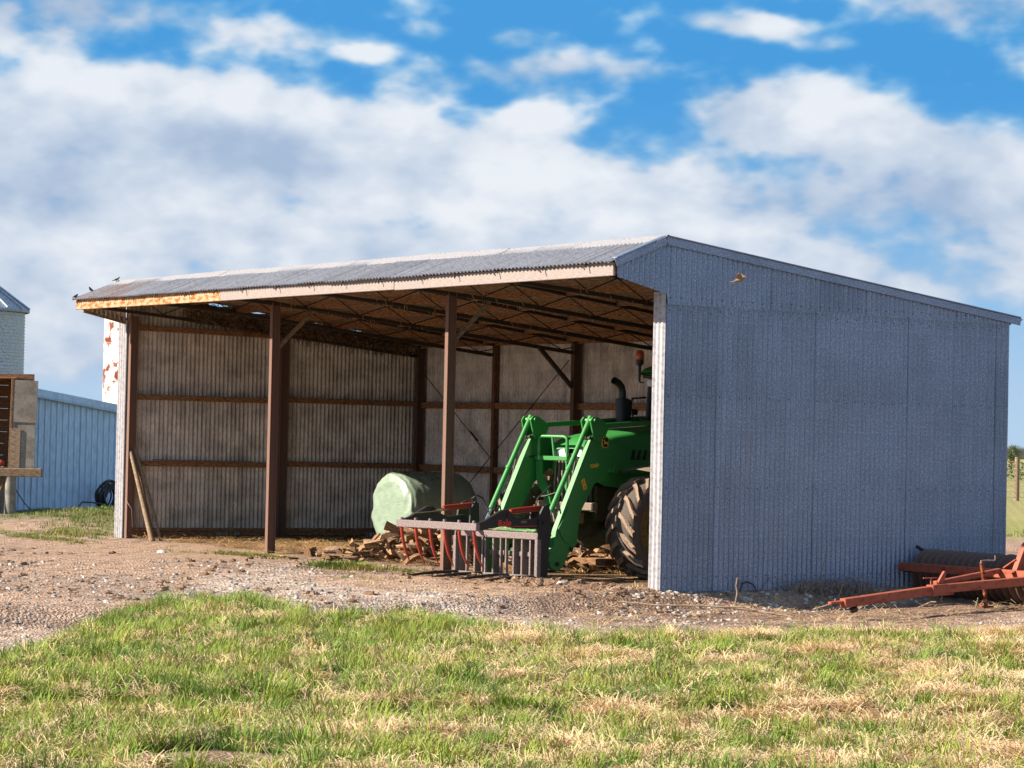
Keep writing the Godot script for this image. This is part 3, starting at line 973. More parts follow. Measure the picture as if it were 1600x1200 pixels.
	for q in [-11.25, -6.75, -2.25]:
		beam("stud", Vector3(q, -0.05, BACK + 0.07), Vector3(q, 3.25, BACK + 0.07), 0.10, 0.075, M.timber, t, Vector3.BACK, 0.006, Color(0.6, 0.58, 0.58))
	# girts: rails of rough sawn timber on the walls
	for y in [2.235, 1.19]:
		for j in 2:
			var a := [0.0, -2.75, BACK + 0.08]
			beam("girt", Vector3(-LONG + 0.06 + 0.01 * j, y + 0.02 * j, a[j] - 0.14), Vector3(-LONG + 0.06 + 0.01 * j, y + 0.015 * j, a[j + 1] + 0.03), 0.085, 0.05, M.timber, t)
		for j in 3:
			beam("girt", Vector3(-LONG + 0.1 + j * 4.46, y - 0.01 * j, BACK + 0.075), Vector3(-LONG + 0.1 + (j + 1) * 4.46 - 0.01, y - 0.01 * (j + 1), BACK + 0.075), 0.105, 0.05, M.timber, t)
	beam("bottom_plate", Vector3(-LONG + 0.06, 0.15, -0.14), Vector3(-LONG + 0.06, 0.13, BACK + 0.08), 0.05, 0.08, M.timber, t)
	beam("bottom_plate", Vector3(-LONG + 0.07, 0.07, -0.10), Vector3(-LONG + 0.09, 0.06, -1.6), 0.10, 0.04, M.timber, t)
	beam("bottom_plate", Vector3(-LONG + 0.07, 0.075, -2.1), Vector3(-LONG + 0.07, 0.065, -4.4), 0.05, 0.04, M.timber, t)
	beam("bottom_plate", Vector3(-LONG + 0.1, 0.14, BACK + 0.07), Vector3(-0.1, 0.14, BACK + 0.07), 0.06, 0.06, M.timber, t)
	beam("top_plate", Vector3(-LONG + 0.06, 3.32, -0.14), Vector3(-LONG + 0.06, 3.29, -2.78), 0.085, 0.05, M.timber, t)
	for j in 3:
		beam("top_plate", Vector3(-LONG + 0.1 + j * 4.46, 3.29, BACK + 0.09), Vector3(-LONG + 0.1 + (j + 1) * 4.46 - 0.01, 3.29, BACK + 0.09), 0.17, 0.05, M.timber, t)

	# roof frame: lattice trusses, purlins, and the sagging brown building paper that lies on them
	var chord := func(zz: float) -> float: return 3.583 + 0.098 * zz
	for q in [-13.40, -11.25, -9.0, -6.75, -4.5, -2.25]:
		var tr := part("truss", t)
		var z0 := 0.70 if q != -13.40 else 0.6
		beam("bottom_chord", Vector3(q, chord.call(0.0) + 0.03 + (0.0 if fmod(q, 4.5) else 0.0), z0), Vector3(q, chord.call(-0.9), -0.9), 0.05, 0.05, M.dark_steel, tr)
		beam("bottom_chord", Vector3(q, chord.call(-0.89), -0.89), Vector3(q, chord.call(-5.42), -5.42), 0.055, 0.05, M.dark_steel, tr)
		beam("top_chord", Vector3(q, roof_y(-0.1) - 0.16, -0.1), Vector3(q, roof_y(-5.45) - 0.16, -5.45), 0.045, 0.045, M.dark_steel, tr)
		beam("top_chord", Vector3(q, roof_y(0.72) - 0.11, 0.72), Vector3(q, roof_y(0.06) - 0.16, 0.06), 0.045, 0.045, M.dark_steel, tr)
		var zz := -0.1
		var lower := true
		while zz > -5.2:
			var za := zz
			var zb := zz - 0.46
			var ya: float = roof_y(za) - 0.18 if lower else chord.call(za) + 0.02
			var yb: float = chord.call(zb) + 0.02 if lower else roof_y(zb) - 0.18
			rod("web_rod", [Vector3(q, ya, za), Vector3(q, yb, zb)], 0.0085, M.dark_steel, tr, 5)
			zz = zb
			lower = not lower
	var pz := [0.60, -0.22, -1.05, -1.9, -2.75, -3.6, -4.45, -5.25]
	for j in pz.size():
		for b in 3:
			var xa := -LONG - 0.2 + b * 4.55 if b == 0 else -LONG + 0.02 + b * 4.5
			var xb := -LONG + 0.01 + (b + 1) * 4.5
			beam("purlin", Vector3(xa, roof_y(pz[j]) - 0.112 - 0.01 * (b % 2), pz[j]), Vector3(minf(xb, -0.03), roof_y(pz[j]) - 0.112 + 0.008 * ((j + b) % 2), pz[j] + 0.004), 0.13, 0.045, M.timber, t, Vector3.UP, 0.006, Color(2.1, 2.3, 2.5))  # raised tint puts light from below into the purlin colour
	for j in pz.size() - 1:
		var rows := []
		for r in 7:
			var f := r / 6.0
			var zz := lerpf(pz[j] - 0.023, pz[j + 1] + 0.023, f)
			var row := []
			for s in 91:
				var xx := -LONG - 0.05 + (LONG + 0.04) * s / 90.0
				var sag := sin(PI * f) * (0.02 + 0.04 * patches.get_noise_2d(xx * 3.0, zz * 2.0 + j * 9.0)) + 0.014 * fine.get_noise_2d(xx * 2.2, zz * 1.0)
				row.append(Vector3(xx, roof_y(zz) - 0.062 - maxf(sag, 0.0), zz))
			rows.append(row)
		var m := MB.new()
		m.sheet(rows, Vector3.DOWN)
		obj("roof_lining", m, M.lining, t)
	# braces
	beam("knee_brace", Vector3(-9.02, 2.93, -0.13), Vector3(-9.02, 3.50, -0.72), 0.05, 0.05, M.timber_grey, t)
	beam("knee_brace", Vector3(-4.52, 2.95, -0.13), Vector3(-4.52, 3.53, -0.72), 0.05, 0.05, M.timber_grey, t)
	beam("knee_brace", Vector3(-9.0, 2.52, -5.38), Vector3(-9.0, 3.10, -4.75), 0.06, 0.06, M.dark_steel, t)
	beam("knee_brace", Vector3(-4.5, 2.52, -5.38), Vector3(-4.5, 3.10, -4.75), 0.06, 0.06, M.dark_steel, t)
	rod("brace_wire", [Vector3(-13.3, 2.75, -5.47), Vector3(-11.2, 1.32, -5.46)], 0.008, M.dark_steel, t, 6)
	rod("brace_wire", [Vector3(-12.6, 0.42, -5.455), Vector3(-9.2, 2.95, -5.46)], 0.008, M.dark_steel, t, 6)
	rod("turnbuckle", [Vector3(-11.86, 1.80, -5.45), Vector3(-11.65, 1.66, -5.45)], 0.016, M.dark_steel, t, 6)
	# birds' nests along the top of the left wall
	var nest := MB.new()
	for j in 1500:
		var nz := -1.0 - 4.2 * rng.randf()
		if patches.get_noise_2d(nz * 3.0, 7.0) + 0.25 * sin(nz * 4.0) < -0.12 and nz > -2.6:
			continue
		var at := Vector3(-LONG + 0.06 + 0.09 * absf(rng.randfn()), minf(chord.call(nz) + 0.02 + 0.12 * absf(rng.randfn()), roof_y(nz) - 0.06), nz)
		var d := near(Vector3.ZERO, 1.0).normalized() * rng.randf_range(0.08, 0.24)
		if j % 6 == 0: d.y = -absf(d.y)
		var g := rng.randf_range(0.4, 1.3)
		nest.tint = Color(0.16, 0.095, 0.05) * g
		var sd := d.cross(Vector3(rng.randf(), 0.3, rng.randf())).normalized() * 0.0045
		nest.quad(at - sd, at + sd, at + d + sd, at + d - sd, sd.cross(d).normalized())
	tag(obj("nest_straw", nest, M.straw, t), "", "", "", "stuff")
	# dry stalks caught on the truss chords
	var tuft := MB.new()
	for q in [-9.0, -6.75, -4.5, -2.25]:
		for j in 150:
			var nz := -0.3 - 4.0 * rng.randf() * rng.randf()
			var at := Vector3(q + rng.randf_range(-0.025, 0.025), chord.call(nz) + 0.028, nz)
			var d := Vector3(rng.randf_range(-0.03, 0.03), rng.randf_range(-0.10, 0.035), rng.randf_range(-0.03, 0.03))
			var g := rng.randf_range(0.5, 1.2)
			tuft.tint = Color(0.42, 0.29, 0.15) * g
			var sd := d.cross(Vector3(0.7, 0.1, 0.7)).normalized() * 0.003
			tuft.quad(at - sd, at + sd, at + d + sd, at + d - sd, Vector3(0.7, 0, 0.7))
	tag(obj("hanging_straw", tuft, M.straw, t), "", "", "", "stuff")


# ---------------------------------------------------------------- tractor
const TRACTOR := Vector3(-3.205, 0, -1.425)
const TURN := 0.213
const SIDEWAYS := Basis(Vector3(0, 0, -1), Vector3(0, 1, 0), Vector3(1, 0, 0))   # outlines drawn as (z, y) stand in a plane across x: local x -> z

func zy(x: float) -> Transform3D:
	return Transform3D(Basis(Vector3(0, 0, 1), Vector3(0, 1, 0), Vector3(-1, 0, 0)), Vector3(x, 0, 0))

func wheel(parent: Node, at: Vector3, r: float, wide: float, lugs: int, side: float) -> void:
	var w := part("wheel", parent)
	w.position = at
	var axle := Transform3D(Basis(Vector3(0, 1, 0), Vector3(side, 0, 0), Vector3(0, 0, side)), Vector3.ZERO)   # local y -> outwards
	var h := wide / 2.0
	var rr := r - 0.045
	var m := MB.new()
	m.lathe(PackedVector2Array([Vector2(rr * 0.62, -h * 0.72), Vector2(rr * 0.72, -h * 0.98), Vector2(rr * 0.86, -h), Vector2(rr * 0.95, -h * 0.9), Vector2(rr * 0.985, -h * 0.6), Vector2(rr, 0), Vector2(rr * 0.985, h * 0.6), Vector2(rr * 0.95, h * 0.9), Vector2(rr * 0.86, h), Vector2(rr * 0.72, h * 0.98), Vector2(rr * 0.62, h * 0.72)]), 40, axle)
	obj("tyre", m, M.rubber, w)
	m = MB.new()
	for s in [-1.0, 1.0]:                                          # slanting bars, caked with earth
		for k in lugs:
			var a: float = TAU * (k + (0.5 if s > 0 else 0.0)) / lugs
			var p := []
			for q in 5:
				var f := q / 4.0
				var y: float = s * h * lerpf(0.06, 1.0, f)
				var w2: float = a + 0.42 * f * f * 0.62 + 0.14 * f
				var rad := rr * (1.0 - 0.015 * f * f - (0.06 if q == 4 else 0.0))
				p.append([w2, y, rad])
			for q in 4:
				var lo: Array = p[q]
				var hi: Array = p[q + 1]
				var hw := 0.042
				var c := []
				for e in [[lo, -1, 0], [lo, 1, 0], [hi, 1, 0], [hi, -1, 0], [lo, -0.72, 1], [lo, 0.72, 1], [hi, 0.72, 1], [hi, -0.72, 1]]:
					var an: float = e[0][0] + e[1] * hw / r
					var ra: float = e[0][2] - 0.01 + e[2] * 0.052
					c.append(axle * Vector3(cos(an) * ra, e[0][1], sin(an) * ra))
				var up: Vector3 = (c[4] + c[6] - c[0] - c[2]).normalized()
				m.quad(c[4], c[5], c[6], c[7], up)
				m.quad(c[0], c[4], c[7], c[3], (c[0] - c[1]).normalized())
				m.quad(c[1], c[5], c[6], c[2], (c[1] - c[0]).normalized())
				if q == 3: m.quad(c[2], c[3], c[7], c[6], (c[2] - c[1]).normalized())
				if q == 0: m.quad(c[0], c[1], c[5], c[4], (c[1] - c[2]).normalized())
	obj("tyre_lugs", m, M.tread, w)
	m = MB.new()
	m.lathe(PackedVector2Array([Vector2(0.0, h * 0.30), Vector2(0.09, h * 0.30), Vector2(0.10, h * 0.12), Vector2(rr * 0.42, h * 0.05), Vector2(rr * 0.52, h * 0.45), Vector2(rr * 0.62, h * 0.74), Vector2(rr * 0.645, h * 0.78)]), 32, axle, false)
	m.lathe(PackedVector2Array([Vector2(rr * 0.64, -h * 0.78), Vector2(rr * 0.60, -h * 0.70), Vector2(rr * 0.50, -h * 0.3), Vector2(rr * 0.42, -h * 0.05), Vector2(0.1, -h * 0.05), Vector2(0.0, -h * 0.05)]), 32, axle, false)
	for k in 8:
		m.lathe(PackedVector2Array([Vector2(0.0, h * 0.16), Vector2(0.016, h * 0.16), Vector2(0.016, h * 0.05)]), 6, axle * Transform3D(Basis.IDENTITY, Vector3(cos(TAU * k / 8) * 0.15, 0, sin(TAU * k / 8) * 0.15)))
	obj("rim", m, M.rim, w)

func letters(text: String, high: float, material: Material, parent: Node, xf: Transform3D, bold := true) -> void:
	var f := SystemFont.new()
	f.font_names = PackedStringArray(["Droid Sans"])
	f.font_weight = 700 if bold else 400
	var tm := TextMesh.new()
	tm.text = text
	tm.font = f
	tm.font_size = 32
	tm.pixel_size = high / 24.0
	tm.depth = 0.004
	obj("lettering", tm, material, parent, xf)

func tractor() -> void:
	var t := thing("tractor", "green tractor with front loader parked nose out in the right bay of the shed", "tractor", TRACTOR, TURN)
	# body: bonnet with a rounded nose, loft of cross sections along z
	var sections := []
	for q in [[-1.75, 0.42, 1.08, 1.945], [-0.7, 0.42, 1.10, 1.875], [0.0, 0.41, 1.12, 1.79], [0.24, 0.39, 1.14, 1.745], [0.36, 0.36, 1.20, 1.70], [0.43, 0.31, 1.26, 1.645], [0.455, 0.24, 1.32, 1.60]]:
		var row := []
		var w: float = q[1]
		for p in [[1.0, 0.0], [1.0, 0.25], [1.0, 0.5], [1.0, 0.8], [0.98, 0.9], [0.90, 0.965], [0.75, 0.99], [0.4, 1.0], [0.0, 1.008], [-0.4, 1.0], [-0.75, 0.99], [-0.90, 0.965], [-0.98, 0.9], [-1.0, 0.8], [-1.0, 0.5], [-1.0, 0.25], [-1.0, 0.0]]:
			row.append(Vector3(p[0] * w, lerpf(q[2], q[3], p[1]), q[0]))
		sections.append(row)
	var m := MB.new()
	m.sheet(sections, Vector3.ZERO, [], Vector3(0, 1.35, -0.3))
	var hood := obj("bonnet", m, M.green_paint, t)
	for s in [-1.0, 1.0]:
		for k in 3:
			m = MB.new()
			var o := 0.0 - k * 0.115
			m.plate(PackedVector2Array([Vector2(-0.30 + o, 1.475), Vector2(-0.245 + o, 1.475), Vector2(-0.285 + o, 1.60), Vector2(-0.335 + o, 1.60)]), 0.012, zy(s * 0.418))
			obj("air_slot", m, M.black, hood)
	# badge on the side of the bonnet: a leaping animal in yellow on a dark shield with a yellow edge
	var badge := part("badge", t)
	badge.position = Vector3(0.539, 1.69, 0.405)
	var shield := func(k: float) -> PackedVector2Array:
		var a := PackedVector2Array()
		for q in [[-0.6, 1.0], [0.6, 1.0], [0.92, 0.85], [1.0, 0.5], [1.0, -0.45], [0.9, -0.8], [0.5, -1.0], [0.0, -1.08], [-0.5, -1.0], [-0.9, -0.8], [-1.0, -0.45], [-1.0, 0.5], [-0.92, 0.85]]:
			a.append(Vector2(q[0] * 0.062 * k, q[1] * 0.066 * k))
		return a
	m = MB.new(); m.plate(shield.call(1.0), 0.006, zy(0.0)); obj("badge_edge", m, M.yellow, badge)
	m = MB.new(); m.plate(shield.call(0.86), 0.006, zy(0.003)); obj("badge_field", m, M.black, badge)
	m = MB.new()
	m.plate(PackedVector2Array([Vector2(0.040, 0.022), Vector2(0.030, 0.030), Vector2(0.018, 0.040), Vector2(0.020, 0.028), Vector2(0.012, 0.010), Vector2(-0.012, 0.002), Vector2(-0.030, 0.010), Vector2(-0.038, -0.006), Vector2(-0.044, -0.034), Vector2(-0.034, -0.032), Vector2(-0.026, -0.014), Vector2(-0.004, -0.016), Vector2(0.012, -0.022), Vector2(0.036, -0.026), Vector2(0.034, -0.016), Vector2(0.020, -0.010), Vector2(0.026, 0.012)]), 0.004, zy(0.0075))
	obj("badge_animal", m, M.yellow, badge)
	# nose: lamps and dusty grille bars
	var grille := part("grille", t)
	m = MB.new()
	m.box(Vector3(0, 1.24, 0.36), Vector3(0.60, 0.62, 0.06), Basis.IDENTITY, 0.02)
	obj("screen", m, M.black, grille)
	for k in 9:
		m = MB.new()
		m.tube([Vector3(-0.26 + k * 0.065, 0.94, 0.43), Vector3(-0.25 + k * 0.0625, 1.2, 0.45), Vector3(-0.22 + k * 0.055, 1.47, 0.455)], 0.017, 5)
		obj("grille_bar", m, M.dust, grille)
	m = MB.new(); m.box(Vector3(0, 1.40, 0.435), Vector3(0.16, 0.05, 0.05), Basis.IDENTITY, 0.01); obj("latch_plate", m, M.dust, grille)
	for s in [-1.0, 1.0]:
		m = MB.new()
		m.plate(PackedVector2Array([Vector2(0.06, 1.50), Vector2(0.25, 1.505), Vector2(0.29, 1.55), Vector2(0.28, 1.615), Vector2(0.10, 1.605)]), 0.05, Transform3D(Basis(Vector3(s, 0, 0), Vector3.UP, Vector3(0, 0, s)).rotated(Vector3.UP, s * 0.18), Vector3(0, 0, 0.445)))
		obj("headlamp", m, M.lamp_glass, t)
	# chassis, engine sides, front axle, weights
	m = MB.new()
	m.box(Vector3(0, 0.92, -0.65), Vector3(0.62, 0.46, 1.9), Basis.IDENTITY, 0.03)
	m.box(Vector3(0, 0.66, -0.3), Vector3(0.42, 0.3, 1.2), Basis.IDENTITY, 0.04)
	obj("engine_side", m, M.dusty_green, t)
	for k in 3:
		m = MB.new()
		m.box(Vector3(0.314, 1.02, -0.28 - k * 0.10), Vector3(0.012, 0.26, 0.035), Basis.IDENTITY, 0.004)
		obj("engine_slot", m, M.black, t)
	m = MB.new()
	m.tube([Vector3(-0.78, 0.62, 0), Vector3(-0.5, 0.60, 0), Vector3(-0.2, 0.52, 0), Vector3(0.0, 0.50, 0), Vector3(0.2, 0.52, 0), Vector3(0.5, 0.60, 0), Vector3(0.78, 0.62, 0)], [0.12, 0.10, 0.13, 0.19, 0.13, 0.10, 0.12], 12)
	m.box(Vector3(0, 0.74, 0.22), Vector3(0.40, 0.24, 0.5), Basis.IDENTITY, 0.03)
	obj("front_axle", m, M.dusty_green, t)
	m = MB.new()
	m.box(Vector3(0, 0.88, 0.50), Vector3(0.95, 0.10, 0.12), Basis.IDENTITY, 0.012)
	m.box(Vector3(0, 0.74, 0.52), Vector3(0.5, 0.16, 0.18), Basis.IDENTITY, 0.02)
	obj("front_bracket", m, M.dust, t)
	wheel(t, Vector3(0.95, 0.63, 0), 0.65, 0.44, 17, 1.0)
	wheel(t, Vector3(-0.95, 0.63, 0), 0.65, 0.44, 17, -1.0)
	wheel(t, Vector3(0.93, 0.83, -2.5), 0.85, 0.52, 19, 1.0)
	wheel(t, Vector3(-0.93, 0.83, -2.5), 0.85, 0.52, 19, -1.0)
	for s in [-1.0, 1.0]:                                           # mudguards over the front wheels
		m = MB.new()
		var rows := []
		for k in 9:
			var a := lerpf(0.75, 2.5, k / 8.0)
			rows.append([Vector3(s * 0.70, 0.63 + 0.76 * sin(a), 0.76 * cos(a) - 0.02), Vector3(s * 0.95, 0.63 + 0.79 * sin(a), 0.79 * cos(a) - 0.02), Vector3(s * 1.18, 0.63 + 0.76 * sin(a), 0.76 * cos(a) - 0.02), Vector3(s * 1.20, 0.63 + 0.72 * sin(a), 0.72 * cos(a) - 0.02)])
		for k in 9: rows[k].push_front(rows[k][0] + Vector3(0, -0.03, 0))
		m.sheet(rows.slice(2), Vector3.UP)
		obj("mudguard", m, M.dust, t)
	# exhaust, cab, beacon
	var ex := part("exhaust", t)
	m = MB.new()
	m.lathe(PackedVector2Array([Vector2(0.0, 1.9), Vector2(0.085, 1.9), Vector2(0.085, 2.25), Vector2(0.078, 2.27), Vector2(0.0, 2.27)]), 20, Transform3D(Basis.IDENTITY, Vector3(-0.36, 0, -0.98)))
	m.box(Vector3(-0.36, 2.12, -1.09), Vector3(0.09, 0.28, 0.08), Basis.IDENTITY, 0.02)
	obj("silencer", m, M.black, ex)
	m = MB.new()
	m.tube([Vector3(-0.36, 2.26, -0.98), Vector3(-0.36, 2.36, -0.98), Vector3(-0.36, 2.425, -0.95), Vector3(-0.36, 2.47, -0.89), Vector3(-0.36, 2.50, -0.80)], 0.048, 14, false)
	m.tube([Vector3(-0.36, 2.26, -0.98), Vector3(-0.36, 2.36, -0.98), Vector3(-0.36, 2.425, -0.95), Vector3(-0.36, 2.47, -0.89), Vector3(-0.36, 2.50, -0.80)], 0.043, 14, false)
	obj("pipe", m, M.black, ex)
	var cab := part("cab", t)
	for s in [-1.0, 1.0]:
		m = MB.new()
		m.tube([Vector3(s * 0.56, 1.5, -1.80), Vector3(s * 0.62, 2.0, -1.84), Vector3(s * 0.68, 2.6, -1.98)], [0.05, 0.045, 0.045], 8)
		obj("cab_pillar", m, M.black, cab)
		m = MB.new()
		m.tube([Vector3(s * 0.72, 1.4, -3.1), Vector3(s * 0.72, 2.6, -3.0)], 0.05, 8)
		obj("cab_pillar", m, M.black, cab)
		m = MB.new()
		m.quad(Vector3(s * 0.64, 1.3, -1.86), Vector3(s * 0.70, 2.58, -2.0), Vector3(s * 0.73, 2.58, -3.0), Vector3(s * 0.73, 1.3, -3.05), Vector3(s, 0, 0))
		obj("cab_window", m, M.glass, cab)
	m = MB.new()
	m.quad(Vector3(-0.60, 1.7, -1.84), Vector3(0.60, 1.7, -1.84), Vector3(0.66, 2.58, -1.99), Vector3(-0.66, 2.58, -1.99), Vector3(0, 0.2, 1).normalized())
	obj("windscreen", m, M.glass, cab)
	m = MB.new()
	m.box(Vector3(0, 1.35, -2.45), Vector3(1.3, 0.7, 1.3), Basis.IDENTITY, 0.05)
	m.box(Vector3(0, 1.95, -2.6), Vector3(0.5, 0.75, 0.2), Basis.IDENTITY, 0.06)
	obj("cab_base", m, M.black, cab)
	m = MB.new()
	var roof := []
	for q in [[-1.78, 2.60, 0.74], [-1.76, 2.64, 0.75], [-1.84, 2.70, 0.72], [-2.1, 2.76, 0.70], [-2.9, 2.76, 0.70], [-3.2, 2.70, 0.72], [-3.25, 2.60, 0.74]]:
		roof.append([Vector3(-q[2], q[1] - 0.03, q[0]), Vector3(-q[2] + 0.04, q[1], q[0]), Vector3(0, q[1] + 0.02, q[0]), Vector3(q[2] - 0.04, q[1], q[0]), Vector3(q[2], q[1] - 0.03, q[0])])
	m.sheet(roof, Vector3(0, 1, 0.2))
	obj("cab_roof", m, M.green_paint, cab)
	m = MB.new(); m.box(Vector3(0, 2.585, -2.5), Vector3(1.44, 0.05, 1.4), Basis.IDENTITY, 0.02); obj("roof_lining", m, M.black, cab)
	for s in [-1.0, 1.0]:
		m = MB.new(); m.lathe(PackedVector2Array([Vector2(0, 0.03), Vector2(0.05, 0.02), Vector2(0.055, -0.02), Vector2(0.03, -0.04)]), 14, Transform3D(Basis(Vector3.RIGHT, Vector3(0, 0, 1), Vector3.DOWN), Vector3(s * 0.64, 2.50, -1.90)))
		obj("work_lamp", m, M.lamp_glass, cab)
	var bc := part("beacon", t)
	m = MB.new(); m.tube([Vector3(-0.70, 2.50, -1.83), Vector3(-0.73, 2.505, -1.78), Vector3(-0.735, 2.53, -1.775), Vector3(-0.735, 2.74, -1.775)], [0.008, 0.01, 0.016, 0.022], 8); obj("beacon_stalk", m, M.black, bc)
	m = MB.new(); m.lathe(PackedVector2Array([Vector2(0.02, 2.72), Vector2(0.05, 2.75), Vector2(0.055, 2.81), Vector2(0.0, 2.81)]), 16, Transform3D(Basis.IDENTITY, Vector3(-0.735, 0, -1.775))); obj("beacon_base", m, M.black, bc)
	m = MB.new(); m.lathe(PackedVector2Array([Vector2(0.052, 2.81), Vector2(0.056, 2.86), Vector2(0.05, 2.91), Vector2(0.03, 2.935), Vector2(0.0, 2.94)]), 16, Transform3D(Basis.IDENTITY, Vector3(-0.735, 0, -1.775))); obj("beacon_lens", m, M.amber, bc)
	rod("mirror_arm", [Vector3(-0.50, 1.95, -1.40), Vector3(-0.58, 2.18, -1.42), Vector3(-0.62, 2.28, -1.50), Vector3(-0.64, 2.30, -1.80)], 0.014, M.black, t)
	m = MB.new(); m.box(Vector3(-0.60, 2.10, -1.50), Vector3(0.05, 0.08, 0.16), Basis.IDENTITY, 0.015); obj("mirror", m, M.black, t)
	m = MB.new(); m.lathe(PackedVector2Array([Vector2(0, -0.04), Vector2(0.10, -0.04), Vector2(0.11, 0.0), Vector2(0.09, 0.05), Vector2(0, 0.06)]), 18, Transform3D(Basis.IDENTITY, Vector3(-0.30, 1.97, -1.40))); obj("air_intake", m, M.black, t)

	# loader: two cranked arms joined by a cross tube; outlines are (z, y)
	var arm := PackedVector2Array([Vector2(1.36, 0.13), Vector2(1.42, 0.24), Vector2(1.33, 0.42), Vector2(1.29, 0.60), Vector2(1.13, 0.90), Vector2(0.90, 1.32), Vector2(0.665, 1.745), Vector2(0.60, 1.795), Vector2(0.42, 1.79), Vector2(0.16, 1.64), Vector2(-0.10, 1.475), Vector2(-1.55, 1.44), Vector2(-1.55, 1.28), Vector2(-0.02, 1.315), Vector2(0.16, 1.36), Vector2(0.33, 1.33), Vector2(0.47, 1.25), Vector2(0.61, 1.15), Vector2(0.86, 0.80), Vector2(0.90, 0.43), Vector2(1.06, 0.30), Vector2(1.13, 0.17), Vector2(1.24, 0.10)])
	var bar := PackedVector2Array([Vector2(0.745, 1.95), Vector2(0.70, 2.0), Vector2(0.60, 2.0), Vector2(0.47, 1.94), Vector2(0.40, 1.86), Vector2(0.44, 1.79), Vector2(0.56, 1.70), Vector2(0.67, 1.72)])
	for s in [-1.0, 1.0]:
		var a := part("loader_arm", t)
		m = MB.new()
		m.plate(arm, 0.07, zy(s * 0.5))
		m.tube([Vector3(s * 0.455, 1.36, 0.20), Vector3(s * 0.555, 1.36, 0.20)], 0.05, 14)
		obj("boom", m, M.green_paint, a)
		m = MB.new()
		m.plate(PackedVector2Array([Vector2(1.27, 0.62), Vector2(1.08, 0.88), Vector2(0.98, 0.88), Vector2(0.93, 0.80), Vector2(1.0, 0.5), Vector2(1.07, 0.44), Vector2(1.15, 0.46)]), 0.02, zy(s * 0.543))
		obj("cover_plate", m, M.green_paint, a)
		m = MB.new()
		for e in [-0.075, 0.075]:
			m.plate(bar, 0.018, zy(s * 0.5 + e))
		m.tube([Vector3(s * 0.5 - 0.11, 1.955, 0.67), Vector3(s * 0.5 + 0.11, 1.955, 0.67)], 0.032, 12)
		obj("rocker", m, M.green_paint, a)
		m = MB.new()
		m.box(Vector3(s * 0.5, 1.955, -0.58), Vector3(0.05, 0.062, 2.06), Basis(Vector3.RIGHT, 0.062), 0.008)
		obj("upper_link", m, M.green_paint, a)
		var cy := part("tilt_cylinder", t)
		m = MB.new()
		m.tube([Vector3(s * 0.5, 2.0, 0.645), Vector3(s * 0.5, 1.95, 0.675)], 0.037, 14)
		m.tube([Vector3(s * 0.5, 1.97, 0.665), Vector3(s * 0.5, 1.42, 1.00), Vector3(s * 0.5, 0.83, 1.36)], [0.033, 0.033, 0.034], 14)
		m.tube([Vector3(s * 0.5, 1.36, 1.037), Vector3(s * 0.5, 1.33, 1.055)], 0.042, 14)
		obj("barrel", m, M.green_paint, cy)
		m = MB.new(); m.tube([Vector3(s * 0.5, 0.83, 1.36), Vector3(s * 0.5, 0.62, 1.485)], 0.019, 10); obj("piston_rod", m, M.chrome, cy)
		m = MB.new()
		m.tube([Vector3(s * 0.5 - 0.05, 0.61, 1.49), Vector3(s * 0.5 + 0.05, 0.61, 1.49)], 0.035, 10)
		m.plate(PackedVector2Array([Vector2(1.45, 0.65), Vector2(1.53, 0.62), Vector2(1.62, 0.44), Vector2(1.55, 0.38), Vector2(1.42, 0.54)]), 0.03, zy(s * 0.5 + 0.06))
		m.plate(PackedVector2Array([Vector2(1.52, 0.61), Vector2(1.46, 0.64), Vector2(1.14, 0.30), Vector2(1.19, 0.26)]), 0.03, zy(s * 0.5 - 0.07))
		obj("tilt_linkage", m, M.green_paint, t)
		rod("hydraulic_hose", [Vector3(s * 0.5 - 0.045, 1.86, 0.68), Vector3(s * 0.5 - 0.07, 1.6, 0.80), Vector3(s * 0.5 - 0.05, 1.2, 0.93), Vector3(s * 0.5 - 0.06, 0.9, 1.08), Vector3(s * 0.5 - 0.02, 0.83, 1.22)], 0.011, M.black, t, 6)
		m = MB.new()
		for e in [[0.67, 1.735], [0.50, 1.80], [1.27, 0.19], [1.02, 0.37]]:
			m.tube([Vector3(s * 0.5 - 0.065, e[1], e[0]), Vector3(s * 0.5 + 0.065, e[1], e[0])], 0.024, 10)
		obj("pivot_pin", m, M.dark_steel, a)
		m = MB.new()                                                # bracket carrying the grab: hooked plates below the arm
		m.plate(PackedVector2Array([Vector2(1.62, 0.56), Vector2(1.56, 0.60), Vector2(1.45, 0.44), Vector2(1.30, 0.26), Vector2(1.32, 0.06), Vector2(1.48, 0.04), Vector2(1.60, 0.10)]), 0.03, zy(s * 0.42))
		obj("carrier_plate", m, M.green_paint, t)
	m = MB.new()
	m.tube([Vector3(-0.5, 0.52, 1.02), Vector3(0.5, 0.52, 1.02)], 0.062, 14)
	m.box(Vector3(0, 0.31, 1.56), Vector3(0.9, 0.09, 0.05), Basis.IDENTITY, 0.01)
	m.box(Vector3(0, 0.60, 1.58), Vector3(0.98, 0.055, 0.05), Basis.IDENTITY, 0.01)
	obj("cross_tube", m, M.green_paint, t)
	letters("H360", 0.05, M.yellow, t, Transform3D(Basis(Vector3(0, 0.09, -1).normalized(), Vector3(0, 1, 0.09).normalized(), Vector3(1, 0, 0)), Vector3(0.538, 1.395, 0.60)))
	var st := part("warning_sticker", t)
	var sx := Transform3D(Basis(Vector3(0, 0.42, -0.9).normalized(), Vector3(0, 0.9, 0.42).normalized(), Vector3(1, 0, 0)), Vector3(0.538, 1.165, 0.79))
	m = MB.new(); m.plate(PackedVector2Array([Vector2(-0.032, -0.068), Vector2(0.032, -0.068), Vector2(0.032, 0.068), Vector2(-0.032, 0.068)]), 0.004, sx); obj("sticker_ground", m, M.yellow, st)
	m = MB.new()
